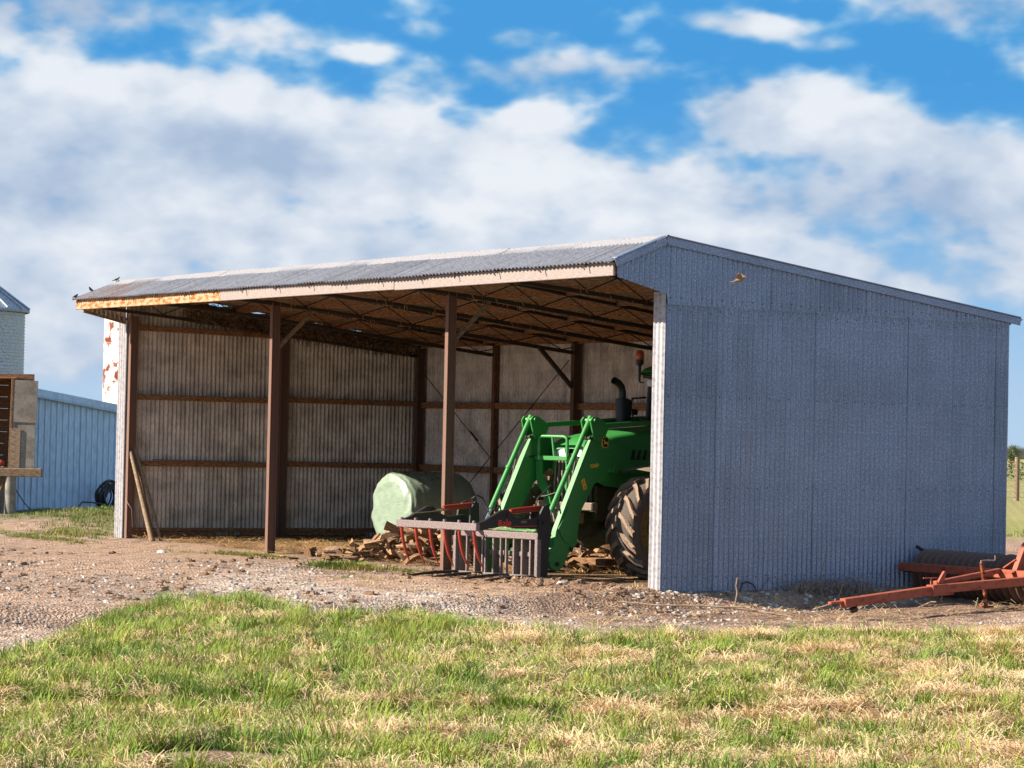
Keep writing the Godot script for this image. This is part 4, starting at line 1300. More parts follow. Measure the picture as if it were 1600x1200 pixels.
	for y in [-0.035, 0.03]:
		for q in [[-0.018, -0.016, 0.018, -0.016], [0.018, -0.016, 0.0, 0.018], [0.0, 0.018, -0.018, -0.016]]:
			m.tube([sx * Vector3(q[0], q[1] + y, 0.003), sx * Vector3(q[2], q[3] + y, 0.003)], 0.002, 4)
		m.tube([sx * Vector3(0, y - 0.004, 0.003), sx * Vector3(0, y + 0.008, 0.003)], 0.003, 4)
	obj("sticker_signs", m, M.black, st)
	# guard before the grille: bent tube, a flat bar across it, curved feet
	var g := part("grille_guard", t)
	m = MB.new()
	m.tube([Vector3(-0.40, 1.50, 0.60), Vector3(-0.40, 1.70, 0.60), Vector3(-0.385, 1.735, 0.60), Vector3(-0.34, 1.75, 0.60), Vector3(0.02, 1.75, 0.60), Vector3(0.065, 1.735, 0.60), Vector3(0.08, 1.70, 0.60), Vector3(0.09, 1.10, 0.60), Vector3(0.13, 0.96, 0.56)], 0.021, 8)
	m.tube([Vector3(-0.17, 1.74, 0.60), Vector3(-0.13, 1.48, 0.60)], 0.017, 8)
	obj("guard_tube", m, M.green_paint, g)
	m = MB.new(); m.box(Vector3(-0.17, 1.475, 0.60), Vector3(0.56, 0.055, 0.07), Basis.IDENTITY, 0.006); obj("guard_bar", m, M.green_paint, g)
	m = MB.new()
	m.plate(PackedVector2Array([Vector2(-0.44, 1.46), Vector2(-0.37, 1.46), Vector2(-0.35, 1.25), Vector2(-0.28, 1.16), Vector2(-0.20, 1.02), Vector2(-0.17, 0.90), Vector2(-0.27, 0.90), Vector2(-0.30, 1.02), Vector2(-0.40, 1.14), Vector2(-0.43, 1.25)]), 0.05, Transform3D(Basis.IDENTITY, Vector3(0, 0, 0.585)))
	obj("guard_foot", m, M.green_paint, g)
	rod("hydraulic_hose", [Vector3(-0.42, 1.05, 0.7), Vector3(-0.3, 0.98, 0.78), Vector3(-0.12, 1.0, 0.76), Vector3(0.02, 1.05, 0.7)], 0.012, M.black, t, 6)
	rod("hydraulic_hose", [Vector3(0.10, 1.42, 0.62), Vector3(0.2, 1.48, 0.66), Vector3(0.33, 1.5, 0.7), Vector3(0.45, 1.44, 0.78)], 0.012, M.black, t, 6)
	rod("hydraulic_hose", [Vector3(-0.55, 1.3, 0.86), Vector3(-0.52, 1.4, 0.8), Vector3(-0.48, 1.48, 0.72), Vector3(-0.42, 1.5, 0.62)], 0.012, M.black, t, 6)

func grab() -> void:
	var at := Transform3D(Basis(Vector3.UP, TURN), TRACTOR) * Vector3(0, 0.0, 1.73)
	var t := thing("bale_grab", "black and worn grey bale grab with red curved tines mounted on the tractor's loader", "grab", at, TURN)
	var m := MB.new()
	m.box(Vector3(-0.02, 0.535, 0), Vector3(1.34, 0.085, 0.07), Basis.IDENTITY, 0.008)
	obj("top_rail", m, M.worn_steel, t)
	m = MB.new()
	m.box(Vector3(-0.02, 0.03, 0.01), Vector3(1.36, 0.065, 0.09), Basis.IDENTITY, 0.008)
	m.box(Vector3(0.16, 0.31, -0.05), Vector3(0.9, 0.06, 0.03), Basis.IDENTITY, 0.006)
	obj("bottom_rail", m, M.worn_steel, t)
	for q in [[-0.66, 1], [-0.53, 0], [-0.40, 1], [-0.265, 0], [-0.215, 0], [-0.09, 1], [0.04, 0], [0.13, 0], [0.25, 1], [0.385, 1], [0.52, 1]]:
		m = MB.new()
		if q[1]:
			m.box(Vector3(q[0], 0.275, -0.055), Vector3(0.028, 0.45, 0.15), Basis.IDENTITY, 0.004)
		else:
			m.box(Vector3(q[0], 0.275, 0.005), Vector3(0.024, 0.45, 0.045), Basis.IDENTITY, 0.004)
		obj("grid_bar", m, M.worn_steel, t)
	for x in [-0.70, 0.66]:                                          # cheek plates
		m = MB.new()
		m.plate(PackedVector2Array([Vector2(0.06, 0.0), Vector2(0.06, 0.50), Vector2(0.04, 0.60), Vector2(0.02, 0.80), Vector2(-0.05, 0.90), Vector2(-0.13, 0.93), Vector2(-0.17, 0.84), Vector2(-0.20, 0.60), Vector2(-0.16, 0.40), Vector2(-0.13, 0.0)]), 0.025, zy(x))
		m.tube([Vector3(x - 0.035, 0.70, -0.05), Vector3(x + 0.035, 0.70, -0.05)], 0.028, 10)
		var cheek := obj("cheek_plate", m, M.grab_black, t)
		m = MB.new()
		m.box(Vector3(x + 0.004, 0.25, 0.035), Vector3(0.05, 0.5, 0.07), Basis.IDENTITY, 0.005)
		obj("edge_bar", m, M.worn_steel, cheek)
	# upper jaw
	for s in [-1.0, 1.0]:
		m = MB.new()
		m.plate(PackedVector2Array([Vector2(1.10, 0.615), Vector2(1.10, 0.70), Vector2(0.96, 0.735), Vector2(0.66, 0.86), Vector2(0.56, 0.865), Vector2(0.44, 0.78), Vector2(0.30, 0.735), Vector2(-0.02, 0.76), Vector2(-0.09, 0.70), Vector2(-0.02, 0.63), Vector2(0.40, 0.635), Vector2(0.62, 0.67)]), 0.045, zy(s * 0.625))
		m.tube([Vector3(s * 0.625 - 0.04, 0.80, 0.56), Vector3(s * 0.625 + 0.04, 0.80, 0.56)], 0.03, 10)
		obj("jaw_arm", m, M.grab_black, t)
		var cy := part("jaw_cylinder", t)
		m = MB.new(); m.tube([Vector3(s * 0.56, 0.835, 0.43), Vector3(s * 0.56, 0.84, 0.39), Vector3(s * 0.56, 0.875, -0.10)], [0.028, 0.037, 0.037], 12); obj("barrel", m, M.red_paint, cy)
		m = MB.new(); m.tube([Vector3(s * 0.56, 0.825, 0.56), Vector3(s * 0.56, 0.835, 0.43)], 0.014, 8); obj("piston_rod", m, M.chrome, cy)
		m = MB.new()
		m.plate(PackedVector2Array([Vector2(0.02, 0.62), Vector2(0.0, 0.83), Vector2(-0.07, 0.92), Vector2(-0.14, 0.90), Vector2(-0.16, 0.62)]), 0.02, zy(s * 0.50))
		obj("cylinder_lug", m, M.grab_black, t)
	letters("Bale", 0.085, M.red_letters, t, Transform3D(Basis(Vector3(0, 0, -1), Vector3(0, 1, 0), Vector3(1, 0, 0)), Vector3(0.649, 0.700, 0.62)))
	m = MB.new(); m.box(Vector3(0.650, 0.664, 0.22), Vector3(0.004, 0.007, 0.5)); obj("red_line", m, M.red_letters, t)
	m = MB.new(); m.box(Vector3(0.650, 0.715, 0.28), Vector3(0.004, 0.03, 0.10)); obj("label_plate", m, M.worn_steel, t)
	m = MB.new()
	m.box(Vector3(0, 0.66, 1.10), Vector3(1.34, 0.09, 0.07), Basis.IDENTITY, 0.008)
	tag(obj("tine_bar", m, M.worn_steel, t), "tine bar with its dark paint worn to grey and pink")
	for k in 6:
		var x := -0.60 + k * 0.24
		m = MB.new()
		var pts := []
		var rad := []
		for j in 10:
			var f := j / 9.0
			pts.append(Vector3(x, 0.63 - 0.47 * f, 1.10 - 0.03 * f - 0.15 * f * f))
			rad.append(lerpf(0.021, 0.018, f) if j < 7 else lerpf(0.018, 0.004, (j - 6) / 3.0))
		m.tube(pts, rad, 9)
		var ti := obj("tine", m, M.red_paint, t)
		m = MB.new(); m.tube([Vector3(x, 0.70, 1.10), Vector3(x, 0.735, 1.10)], [0.024, 0.02], 8); obj("tine_nut", m, M.worn_steel, ti)
	for x in [-0.66, -0.25, 0.20, 0.62]:
		m = MB.new(); m.tube([Vector3(x, 0.05, 0.05), Vector3(x, 0.05, 0.45), Vector3(x, 0.035, 0.75), Vector3(x, 0.03, 0.92)], [0.022, 0.021, 0.016, 0.005], 8)
		obj("floor_tine", m, M.dark_steel, t)
	rod("hydraulic_hose", [Vector3(-0.50, 0.88, -0.06), Vector3(-0.48, 0.96, 0.0), Vector3(-0.45, 1.0, -0.06), Vector3(-0.44, 0.97, -0.15), Vector3(-0.40, 0.84, -0.2), Vector3(-0.3, 0.70, -0.16), Vector3(-0.2, 0.6, -0.08)], 0.010, M.black, t, 6)
	rod("hydraulic_hose", [Vector3(0.52, 0.86, 0.40), Vector3(0.50, 0.80, 0.35), Vector3(0.5, 0.78, 0.1), Vector3(0.48, 0.83, -0.1)], 0.010, M.black, t, 6)
	rod("hydraulic_hose", [Vector3(0.50, 0.90, -0.10), Vector3(0.47, 0.99, -0.16), Vector3(0.5, 1.08, -0.26), Vector3(0.5, 1.15, -0.36)], 0.010, M.black, t, 6)
	rod("hydraulic_hose", [Vector3(-0.5, 0.82, 0.42), Vector3(-0.5, 0.80, 0.7), Vector3(-0.56, 0.78, 0.95)], 0.007, M.dust, t, 6)
	m = MB.new()
	for j in 40:                                                     # wisps of straw caught on the grid
		var p := Vector3(rng.randf_range(-0.55, 0.6), 0.59, rng.randf_range(-0.12, 0.03))
		var d := Vector3(rng.randf_range(-0.16, 0.16), rng.randf_range(-0.02, 0.05), rng.randf_range(-0.05, 0.05))
		m.tint = Color(0.5, 0.42, 0.3) * rng.randf_range(0.5, 1.2)
		m.tube([p, p + d * 0.5 + Vector3(0, 0.012, 0), p + d], 0.003, 4)
	tag(obj("caught_straw", m, M.straw, t), "", "", "", "stuff")


# ---------------------------------------------------------------- bale, firewood, poles
func bale() -> void:
	var t := thing("wrapped_bale", "round silage bale in pale green plastic wrap with leaves on top", "bale", Vector3(-10.12, 0, -3.45))
	var m := MB.new()
	var rows := []
	var prof := [[0.66, 0.008], [0.665, 0.1], [0.667, 0.25], [0.66, 0.45], [0.62, 0.55], [0.55, 0.585], [0.40, 0.60], [0.2, 0.60], [-0.2, 0.605], [-0.4, 0.595], [-0.54, 0.57], [-0.61, 0.52], [-0.65, 0.40], [-0.655, 0.2], [-0.655, 0.008]]
	var steps := []
	for k in prof.size() - 1:
		for j in 5:
			steps.append([lerpf(prof[k][0], prof[k + 1][0], j / 5.0), lerpf(prof[k][1], prof[k + 1][1], j / 5.0)])
	for q in steps:
		var row := []
		for k in 49:
			var a := TAU * k / 48
			var d := Vector2(cos(a), sin(a))
			var r: float = q[1] * (1.0 + 0.045 * patches.get_noise_3d(d.x * 2.0, d.y * 2.0, q[0] * 3.0) + 0.012 * fine.get_noise_3d(d.x * 5.0, d.y * 5.0, q[0] * 4.0))
			r += (fposmod(q[0] * 7.0 + 0.15 * d.x, 1.0) - 0.5) * 0.009 * smoothstep(0.5, 0.58, q[1]) + 0.010 * fine.get_noise_3d(d.x * 2.0 + d.y, d.y * 2.0, q[0] * 14.0) * smoothstep(0.3, 0.55, q[1])
			var y: float = 0.575 + r * d.y * (1.0 if d.y > 0 else 0.96)
			row.append(Vector3(r * d.x * (1.05 if d.y < 0.0 else 1.0), y, q[0] + 0.05 * r * fine.get_noise_2d(d.x * r * 4.0, d.y * r * 4.0)))
		rows.append(row)
	m.sheet(rows, Vector3.ZERO, [], Vector3(0, 0.575, 0))
	obj("plastic_wrap", m, M.wrap, t)
	m = MB.new()
	for k in 120:                                                    # leaves and torn plastic lying on top
		var p := Vector3(rng.randfn() * 0.16, 1.15, rng.randf_range(-0.42, 0.52))
		p.y -= p.x * p.x * 0.8
		var g := rng.randf_range(0.6, 1.2)
		m.tint = (Color(0.20, 0.27, 0.19) if p.z < 0.1 else Color(0.17, 0.08, 0.045)) * g
		var d := near(Vector3.ZERO, 1.0).normalized() * rng.randf_range(0.04, 0.10)
		d.y = absf(d.y) * 0.7
		var sd := d.cross(near(Vector3.UP, 0.5)).normalized() * rng.randf_range(0.012, 0.03)
		m.quad(p - sd * 0.4, p + sd * 0.4, p + d * 0.5 + sd, p + d * 0.5 - sd, sd.cross(d).normalized())
		m.tri(p + d * 0.5 + sd, p + d * 0.5 - sd, p + d, sd.cross(d).normalized())
	tag(obj("leaf_litter", m, M.leaf, t), "", "", "", "stuff")

func split_log(seed_: int, long: float, thick: float) -> MB:
	var m := MB.new()
	var r := RandomNumberGenerator.new()
	r.seed = seed_ * 11
	var n := 3 + seed_ % 3
	var flat := r.randf_range(0.35, 0.9)
	var ring := []
	for k in n:
		var a := TAU * (k + r.randf_range(-0.3, 0.3)) / n
		ring.append(Vector2(cos(a), sin(a) * flat) * thick * r.randf_range(0.6, 1.15))
	var split := Color(0.58, 0.42, 0.27).lerp(Color(0.40, 0.30, 0.22), r.randf())
	var bark := Color(0.26, 0.18, 0.13).lerp(Color(0.34, 0.29, 0.25), r.randf())
	var bow := r.randf_range(-0.05, 0.05)
	var ends := []
	for e in 5:
		var f := e / 4.0
		var row := []
		for k in n:
			var p: Vector2 = ring[k] * (1.0 + r.randf_range(-0.25, 0.2)) * (0.75 if e == 4 and seed_ % 2 else 1.0)
			row.append(Vector3((f - 0.5) * long + (r.randf_range(-0.05, 0.05) if e in [0, 4] else 0.0), p.x + bow * sin(PI * f), p.y))
		ends.append(row)
	for e in 4:
		for k in n:
			m.tint = bark if k == 0 or (seed_ % 2 == 0 and k == 1) else split * (0.85 + 0.1 * k)
			var a: Vector3 = ends[e][k]
			var b: Vector3 = ends[e][(k + 1) % n]
			var c: Vector3 = ends[e + 1][(k + 1) % n]
			var d: Vector3 = ends[e + 1][k]
			for q in [[a, b, c], [a, c, d]]:
				var nn: Vector3 = (q[1] - q[0]).cross(q[2] - q[0])
				if nn.length() < 1e-9: continue
				var mid: Vector3 = (a + b + c + d) / 4.0
				m.tri(q[0], q[1], q[2], (nn if nn.dot(Vector3(0, mid.y - bow * 0.7, mid.z)) > 0 else -nn).normalized())
	m.tint = Color(0.60, 0.45, 0.30)
	for e in [0, 4]:
		for k in range(1, n - 1):
			m.tri(ends[e][0], ends[e][k], ends[e][k + 1], Vector3(-1 if e == 0 else 1, 0, 0))
	return m

func firewood() -> void:
	var kinds := []
	for k in 12:
		kinds.append(split_log(k + 3, 0.26 + 0.06 * (k % 4), 0.040 + 0.013 * (k % 4)).mesh())
	# three drifts of the heap: x, z, spread in x and z, height, count
	var drifts := [
		[-6.55, -1.0, 0.62, 0.50, 0.52, 150, "split firewood billet heaped at the foot of the green bale", "split firewood heaped before the bale"],
		[-5.55, -2.1, 0.70, 0.34, 0.36, 60, "split firewood billet behind the grid of the bale grab", "split firewood behind the grab"],
		[-4.60, -2.75, 0.30, 0.26, 0.46, 34, "pale split firewood block on the plank between the tractor's front wheels", "firewood between the tractor wheels"],
		[-7.35, -0.65, 0.55, 0.45, 0.10, 46, "flat chip of split wood strewn on the earth left of the heap", "wood chips left of the heap"]]
	for q in drifts:
		for k in q[5]:
			var x: float = q[0] + rng.randfn() * q[2]
			var z: float = q[1] + rng.randfn() * q[3]
			var top: float = q[4] * exp(-pow((x - q[0]) / (q[2] * 1.5), 2.0) - pow((z - q[1]) / (q[3] * 1.5), 2.0))
			var o := obj("firewood_log", kinds[rng.randi() % 12], M.log)
			tag(o, q[6], "firewood", q[7])
			var lift := top * sqrt(rng.randf())
			var b := Basis.from_euler(Vector3(rng.randf() * TAU, rng.randf() * TAU, rng.randfn() * (0.55 if top > 0.1 else 0.1)))
			o.transform = Transform3D(b.scaled(Vector3.ONE * rng.randf_range(0.55, 1.2)), Vector3(x, height(x, z) + 0.03 + lift, z))
	var b := beam("sawn_plank", Vector3(-5.25, 0.10, -2.05), Vector3(-4.10, 0.10, -2.45), 0.09, 0.30, M.timber, self, Vector3.UP, 0.008, Color(1.3, 1.35, 1.4))
	tag(b, "thick sawn plank lying under the firewood behind the tractor's front wheel", "plank")
	b = beam("offcut_plank", Vector3(-7.9, 0.05, -0.35), Vector3(-6.9, 0.03, -0.1), 0.03, 0.12, M.timber, self, Vector3.UP, 0.004, Color(1.2, 1.25, 1.3))
	tag(b, "thin offcut board flat on the earth before the firewood heap", "plank")

func poles() -> void:
	var m := MB.new()
	m.tube([Vector3(-12.60, 0.0, -0.06), Vector3(-12.96, 0.62, -0.06), Vector3(-13.38, 1.38, -0.05)], [0.044, 0.040, 0.032], 9)
	tag(obj("leaning_pole", m, M.timber_grey), "thickest grey pole leaning nearest the front of the left wall", "pole")
	m = MB.new()
	m.tube([Vector3(-12.80, 0.0, -0.18), Vector3(-13.1, 0.7, -0.15), Vector3(-13.40, 1.40, -0.12)], [0.032, 0.032, 0.028], 8)
	tag(obj("leaning_pole", m, M.timber), "brown middle pole of the three leaning on the left wall", "pole")
	m = MB.new()
	m.tube([Vector3(-12.62, 0.0, -0.22), Vector3(-12.98, 0.7, -0.18), Vector3(-13.40, 1.45, -0.13)], [0.024, 0.026, 0.022], 8)
	tag(obj("leaning_pole", m, M.timber_grey), "thin dark pole leaning furthest inside on the left wall", "pole")
	tag(rod("iron_bar", [Vector3(-13.38, 1.25, -0.45), Vector3(-13.38, 1.245, -0.85), Vector3(-13.36, 1.24, -2.2)], 0.012, M.worn_steel, self, 6), "thin pale iron bar lying along the lower rail of the left wall", "bar")

# ---------------------------------------------------------------- ring roller at the gable
func roller() -> void:
	var g := -0.10
	var t := thing("ring_roller", "rusty ring roller with orange drawbar frame beside the gable wall", "roller", Vector3(0, g, 0))
	var zc := -4.02
	var yc := 0.285
	var m := MB.new(); m.tube([Vector3(0.12, yc, zc), Vector3(4.6, yc, zc)], 0.035, 10); obj("axle", m, M.dark_steel, t)
	m = MB.new()
	m.lathe(PackedVector2Array([Vector2(0.05, -0.056), Vector2(0.175, -0.055), Vector2(0.19, -0.042), Vector2(0.262, -0.017)]), 36)
	m.lathe(PackedVector2Array([Vector2(0.262, 0.017), Vector2(0.19, 0.042), Vector2(0.175, 0.055), Vector2(0.05, 0.056)]), 36)
	m.tint = Color(3.2, 3.0, 2.9)                                   # the rims take a lighter tint than the flanks
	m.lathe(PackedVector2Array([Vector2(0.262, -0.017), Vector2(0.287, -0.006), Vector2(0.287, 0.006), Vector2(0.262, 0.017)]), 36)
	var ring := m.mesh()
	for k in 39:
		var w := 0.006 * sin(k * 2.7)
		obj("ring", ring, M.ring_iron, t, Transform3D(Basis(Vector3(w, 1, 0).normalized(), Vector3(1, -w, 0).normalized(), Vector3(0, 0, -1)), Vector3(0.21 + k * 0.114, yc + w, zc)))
	beam("frame_beam", Vector3(0.14, 0.36, -3.62), Vector3(4.7, 0.375, -3.62), 0.10, 0.10, M.orange_paint, t)
	beam("frame_beam", Vector3(0.12, 0.36, -4.44), Vector3(4.7, 0.375, -4.44), 0.08, 0.08, M.orange_paint, t)
	beam("end_plate", Vector3(0.15, 0.34, -3.66), Vector3(0.15, 0.33, -4.42), 0.10, 0.03, M.dark_steel, t)
	rod("end_lever", [Vector3(0.16, 0.38, -4.2), Vector3(0.15, 0.52, -4.05), Vector3(0.14, 0.60, -3.88)], 0.022, M.dark_steel, t, 7)
	# drawbar: a square tube from the hitch, then two members up to the beam
	var hitch := Vector3(2.02, 0.085, -0.94)
	var knee := Vector3(2.06, 0.222, -2.42)
	beam("drawbar", hitch, knee, 0.10, 0.10, M.orange_paint, t)
	beam("drawbar", knee + Vector3(0.015, -0.002, 0.12), Vector3(2.5, 0.34, -3.66), 0.10, 0.08, M.orange_paint, t)
	beam("drawbar_sleeve", knee + Vector3(0, -0.018, 0.20), knee + Vector3(0.03, 0.0, -0.10), 0.125, 0.125, M.orange_paint, t)
	beam("drawbar_brace", knee + Vector3(-0.02, 0.06, 0.1), Vector3(1.82, 0.40, -3.58), 0.055, 0.06, M.orange_paint, t)
	beam("hitch_tongue", hitch + Vector3(-0.01, 0.015, 0.0), hitch + Vector3(-0.04, 0.0, 0.16), 0.03, 0.07, M.orange_paint, t)
	m = MB.new(); m.tube([hitch + Vector3(0.02, -0.05, -0.14), hitch + Vector3(0.02, -0.09, -0.16)], 0.045, 9); obj("hitch_foot", m, M.black, t)
	m = MB.new()
	m.plate(PackedVector2Array([Vector2(-0.04, 0.0), Vector2(0.04, 0.0), Vector2(0.06, 0.02), Vector2(-0.05, 0.15), Vector2(-0.08, 0.145)]), 0.03, Transform3D(Basis(Vector3(0.1, 0, 1).normalized(), Vector3.UP, Vector3(-1, 0, 0.1).normalized()), knee + Vector3(0, 0.05, 0.03)))
	obj("gusset", m, M.orange_paint, t)
	m = MB.new()
	m.tube([knee + Vector3(0.02, 0.05, 0.20), knee + Vector3(0.02, 0.125, 0.20)], 0.010, 6)
	m.tube([knee + Vector3(0.0, 0.125, 0.30), knee + Vector3(0.03, 0.125, 0.12)], 0.008, 6)
	obj("drawbar_pin", m, M.orange_paint, t)
	m = MB.new()
	m.tube([Vector3(2.15, 0.02, -3.02), Vector3(2.14, 0.30, -3.0), Vector3(2.13, 0.515, -2.96)], 0.024, 9)
	m.box(Vector3(2.15, 0.015, -3.02), Vector3(0.13, 0.02, 0.13))
	obj("jack_leg", m, M.rust, t)
	rod("jack_crank", [Vector3(2.13, 0.50, -2.96), Vector3(2.13, 0.535, -2.955), Vector3(2.14, 0.54, -3.0), Vector3(2.18, 0.54, -3.13), Vector3(2.18, 0.60, -3.13)], 0.009, M.worn_steel, t, 6)
	m = MB.new()
	m.plate(PackedVector2Array([Vector2(0.10, 0.36), Vector2(0.0, 0.40), Vector2(-0.06, 0.52), Vector2(-0.14, 0.68), Vector2(-0.32, 0.84), Vector2(-0.36, 0.80), Vector2(-0.22, 0.64), Vector2(-0.16, 0.48), Vector2(-0.16, 0.38)]), 0.07, Transform3D(Basis(Vector3(0, 0, 1), Vector3.UP, Vector3(-1, 0, 0)), Vector3(2.05, 0.02, -3.58)))
	obj("wheel_arm", m, M.orange_paint, t)
	beam("arm_gusset", Vector3(1.86, 0.43, -3.62), Vector3(2.02, 0.54, -3.66), 0.02, 0.09, M.orange_paint, t)

func oddments() -> void:
	var bits := [
		["twig", [Vector3(1.02, -0.08, -0.25), Vector3(1.04, 0.05, -0.26), Vector3(1.03, 0.13, -0.25), Vector3(1.06, 0.22, -0.24)], 0.012, "pale upright twig stuck in the earth before the gable wall"],
		["twig", [Vector3(1.75, -0.10, -0.75), Vector3(1.85, -0.05, -0.85), Vector3(1.93, -0.02, -0.90), Vector3(1.94, 0.03, -0.91)], 0.011, "short crooked twig lying right of the upright twig by the gable wall"],
		["twig", [Vector3(0.25, -0.04, -2.1), Vector3(0.24, 0.12, -2.2), Vector3(0.22, 0.28, -2.28), Vector3(0.2, 0.46, -2.36)], 0.007, "long thin dark twig leaning on the gable wall near the roller"],
		["twig", [Vector3(1.9, -0.1, -2.2), Vector3(2.0, -0.03, -2.3), Vector3(2.1, -0.02, -2.35), Vector3(2.12, 0.04, -2.36)], 0.010, "bent twig on the shaded earth under the roller drawbar"],
		["twig", [Vector3(2.35, -0.09, -2.35), Vector3(2.5, -0.08, -2.5), Vector3(2.52, 0.05, -2.52)], 0.008, "forked twig lying right under the roller jack leg"],
		["dead_branch", [Vector3(2.35, -0.05, 0.55), Vector3(2.15, -0.02, 0.75), Vector3(1.9, -0.01, 0.98), Vector3(1.55, -0.02, 1.3), Vector3(1.2, 0.0, 1.55)], 0.013, "long pale dead branch flat on the earth in front of the gable wall"],
		["dead_branch", [Vector3(3.0, -0.06, 0.65), Vector3(2.7, -0.02, 0.85), Vector3(2.5, 0.02, 0.9), Vector3(2.3, 0.0, 1.12)], 0.012, "curved pale branch right of the long branch before the gable wall"],
		["wire_loop", [Vector3(0.12, -0.10, -1.14), Vector3(0.10, 0.0, -1.10), Vector3(0.08, 0.08, -1.14), Vector3(0.08, 0.105, -1.22), Vector3(0.09, 0.07, -1.31), Vector3(0.11, 0.0, -1.34), Vector3(0.13, -0.08, -1.29), Vector3(0.13, -0.11, -1.2)], 0.012, "black loop of old wire leaning on the foot of the gable wall"],
	]
	for b in bits:
		var r: float = b[2]
		tag(rod(b[0], b[1], [r, r, r * 0.9] + [r * 0.85, r * 0.8, r * 0.75, r * 0.7, r * 0.7].slice(0, b[1].size() - 3), M.timber_grey if b[0] != "wire_loop" else M.black, self, 6), b[3], b[0].replace("_", " "))
	for q in [[0.35, -2.75, 0.24, "tangle of dead weeds against the gable wall left of the roller"], [0.20, -2.15, 0.18, "dark low clump of dead weeds left along the gable wall"]]:
		var m := MB.new()
		for k in 130:
			var p := Vector3(rng.randfn() * 0.12, 0.0, rng.randfn() * 0.24)
			var d := Vector3(rng.randf_range(-0.16, 0.22), rng.randf() * q[2], rng.randf_range(-0.2, 0.2))
			m.tint = Color(0.34, 0.27, 0.20) * rng.randf_range(0.35, 1.1)
			m.tube([p, p + d * 0.6 + Vector3(0, 0.06, 0), p + d], 0.004, 4, false)
		tag(obj("dead_weeds", m, M.straw, self, Transform3D(Basis.IDENTITY, Vector3(q[0], height(q[0], q[1]), q[1]))), q[3], "weeds")
	var m := MB.new()
	m.rock(Vector3.ZERO, Vector3(0.10, 0.06, 0.08), fine, 0.5, 5, 8)
	m.tint = Color.WHITE
	for q in [[5.05, 0.35, 0.75, "white stone lying in the yard right of the roller drawbar"], [-1.05, 0.62, 0.9, "grey fist sized stone at the foot of the shed's right corner"], [-9.6, 1.35, 0.85, "pale flat stone beside the weeds left of the second post"]]:
		tag(obj("loose_stone", m, M.stone, self, set_down(q[0], q[1], q[2], 0.1)), q[3], "stone")
	var w := rod("tie_wire", [Vector3(-13.36, 0.62, 0.02), Vector3(-13.25, 0.55, 0.03), Vector3(-13.16, 0.48, 0.02), Vector3(-13.16, 0.2, 0.0)], 0.005, M.worn_steel, self, 5)
	tag(w, "thin bent wire hanging on the left front post", "wire")

# ---------------------------------------------------------------- birds: body, wings, legs in one skin
func bird(called: String, at: Vector3, turn: float, label: String, material: Material, flying := false, group := "") -> void:
	var m := MB.new()
	m.tube([Vector3(0, 0.0, -0.12), Vector3(0, 0.008, -0.07), Vector3(0, 0.02, -0.045), Vector3(0, 0.03, 0.0), Vector3(0, 0.052, 0.04), Vector3(0, 0.072, 0.058), Vector3(0, 0.078, 0.075), Vector3(0, 0.074, 0.09), Vector3(0, 0.070, 0.108)], [0.010, 0.012, 0.022, 0.033, 0.029, 0.020, 0.019, 0.010, 0.001], 10)
	for s in [-1.0, 1.0]:
		if flying:
			m.plate(PackedVector2Array([Vector2(0.0, 0.04), Vector2(0.06, 0.05), Vector2(0.13, 0.02), Vector2(0.10, -0.02), Vector2(0.05, -0.035), Vector2(0.0, -0.03)]), 0.006, Transform3D(Basis(Vector3(s, 0.75, -0.1).normalized(), Vector3(0, 0, 1), Vector3(0.75 * s, -1, 0).normalized()), Vector3(s * 0.02, 0.045, 0.01)))
		else:
			m.tube([Vector3(s * 0.024, 0.045, 0.03), Vector3(s * 0.033, 0.03, -0.01), Vector3(s * 0.02, 0.012, -0.07)], [0.012, 0.016, 0.004], 6)
			m.tube([Vector3(s * 0.013, 0.01, 0.005), Vector3(s * 0.014, -0.03, 0.0), Vector3(s * 0.014, -0.045, 0.006), Vector3(s * 0.014, -0.046, 0.03)], 0.003, 5)
	var o := obj(called, m, material, self, Transform3D(Basis(Vector3.UP, turn).scaled(Vector3.ONE * (0.72 if flying else 0.62)), at - Vector3(0, 0.0 if flying else 0.06, 0)))
	tag(o, label, "bird", group)

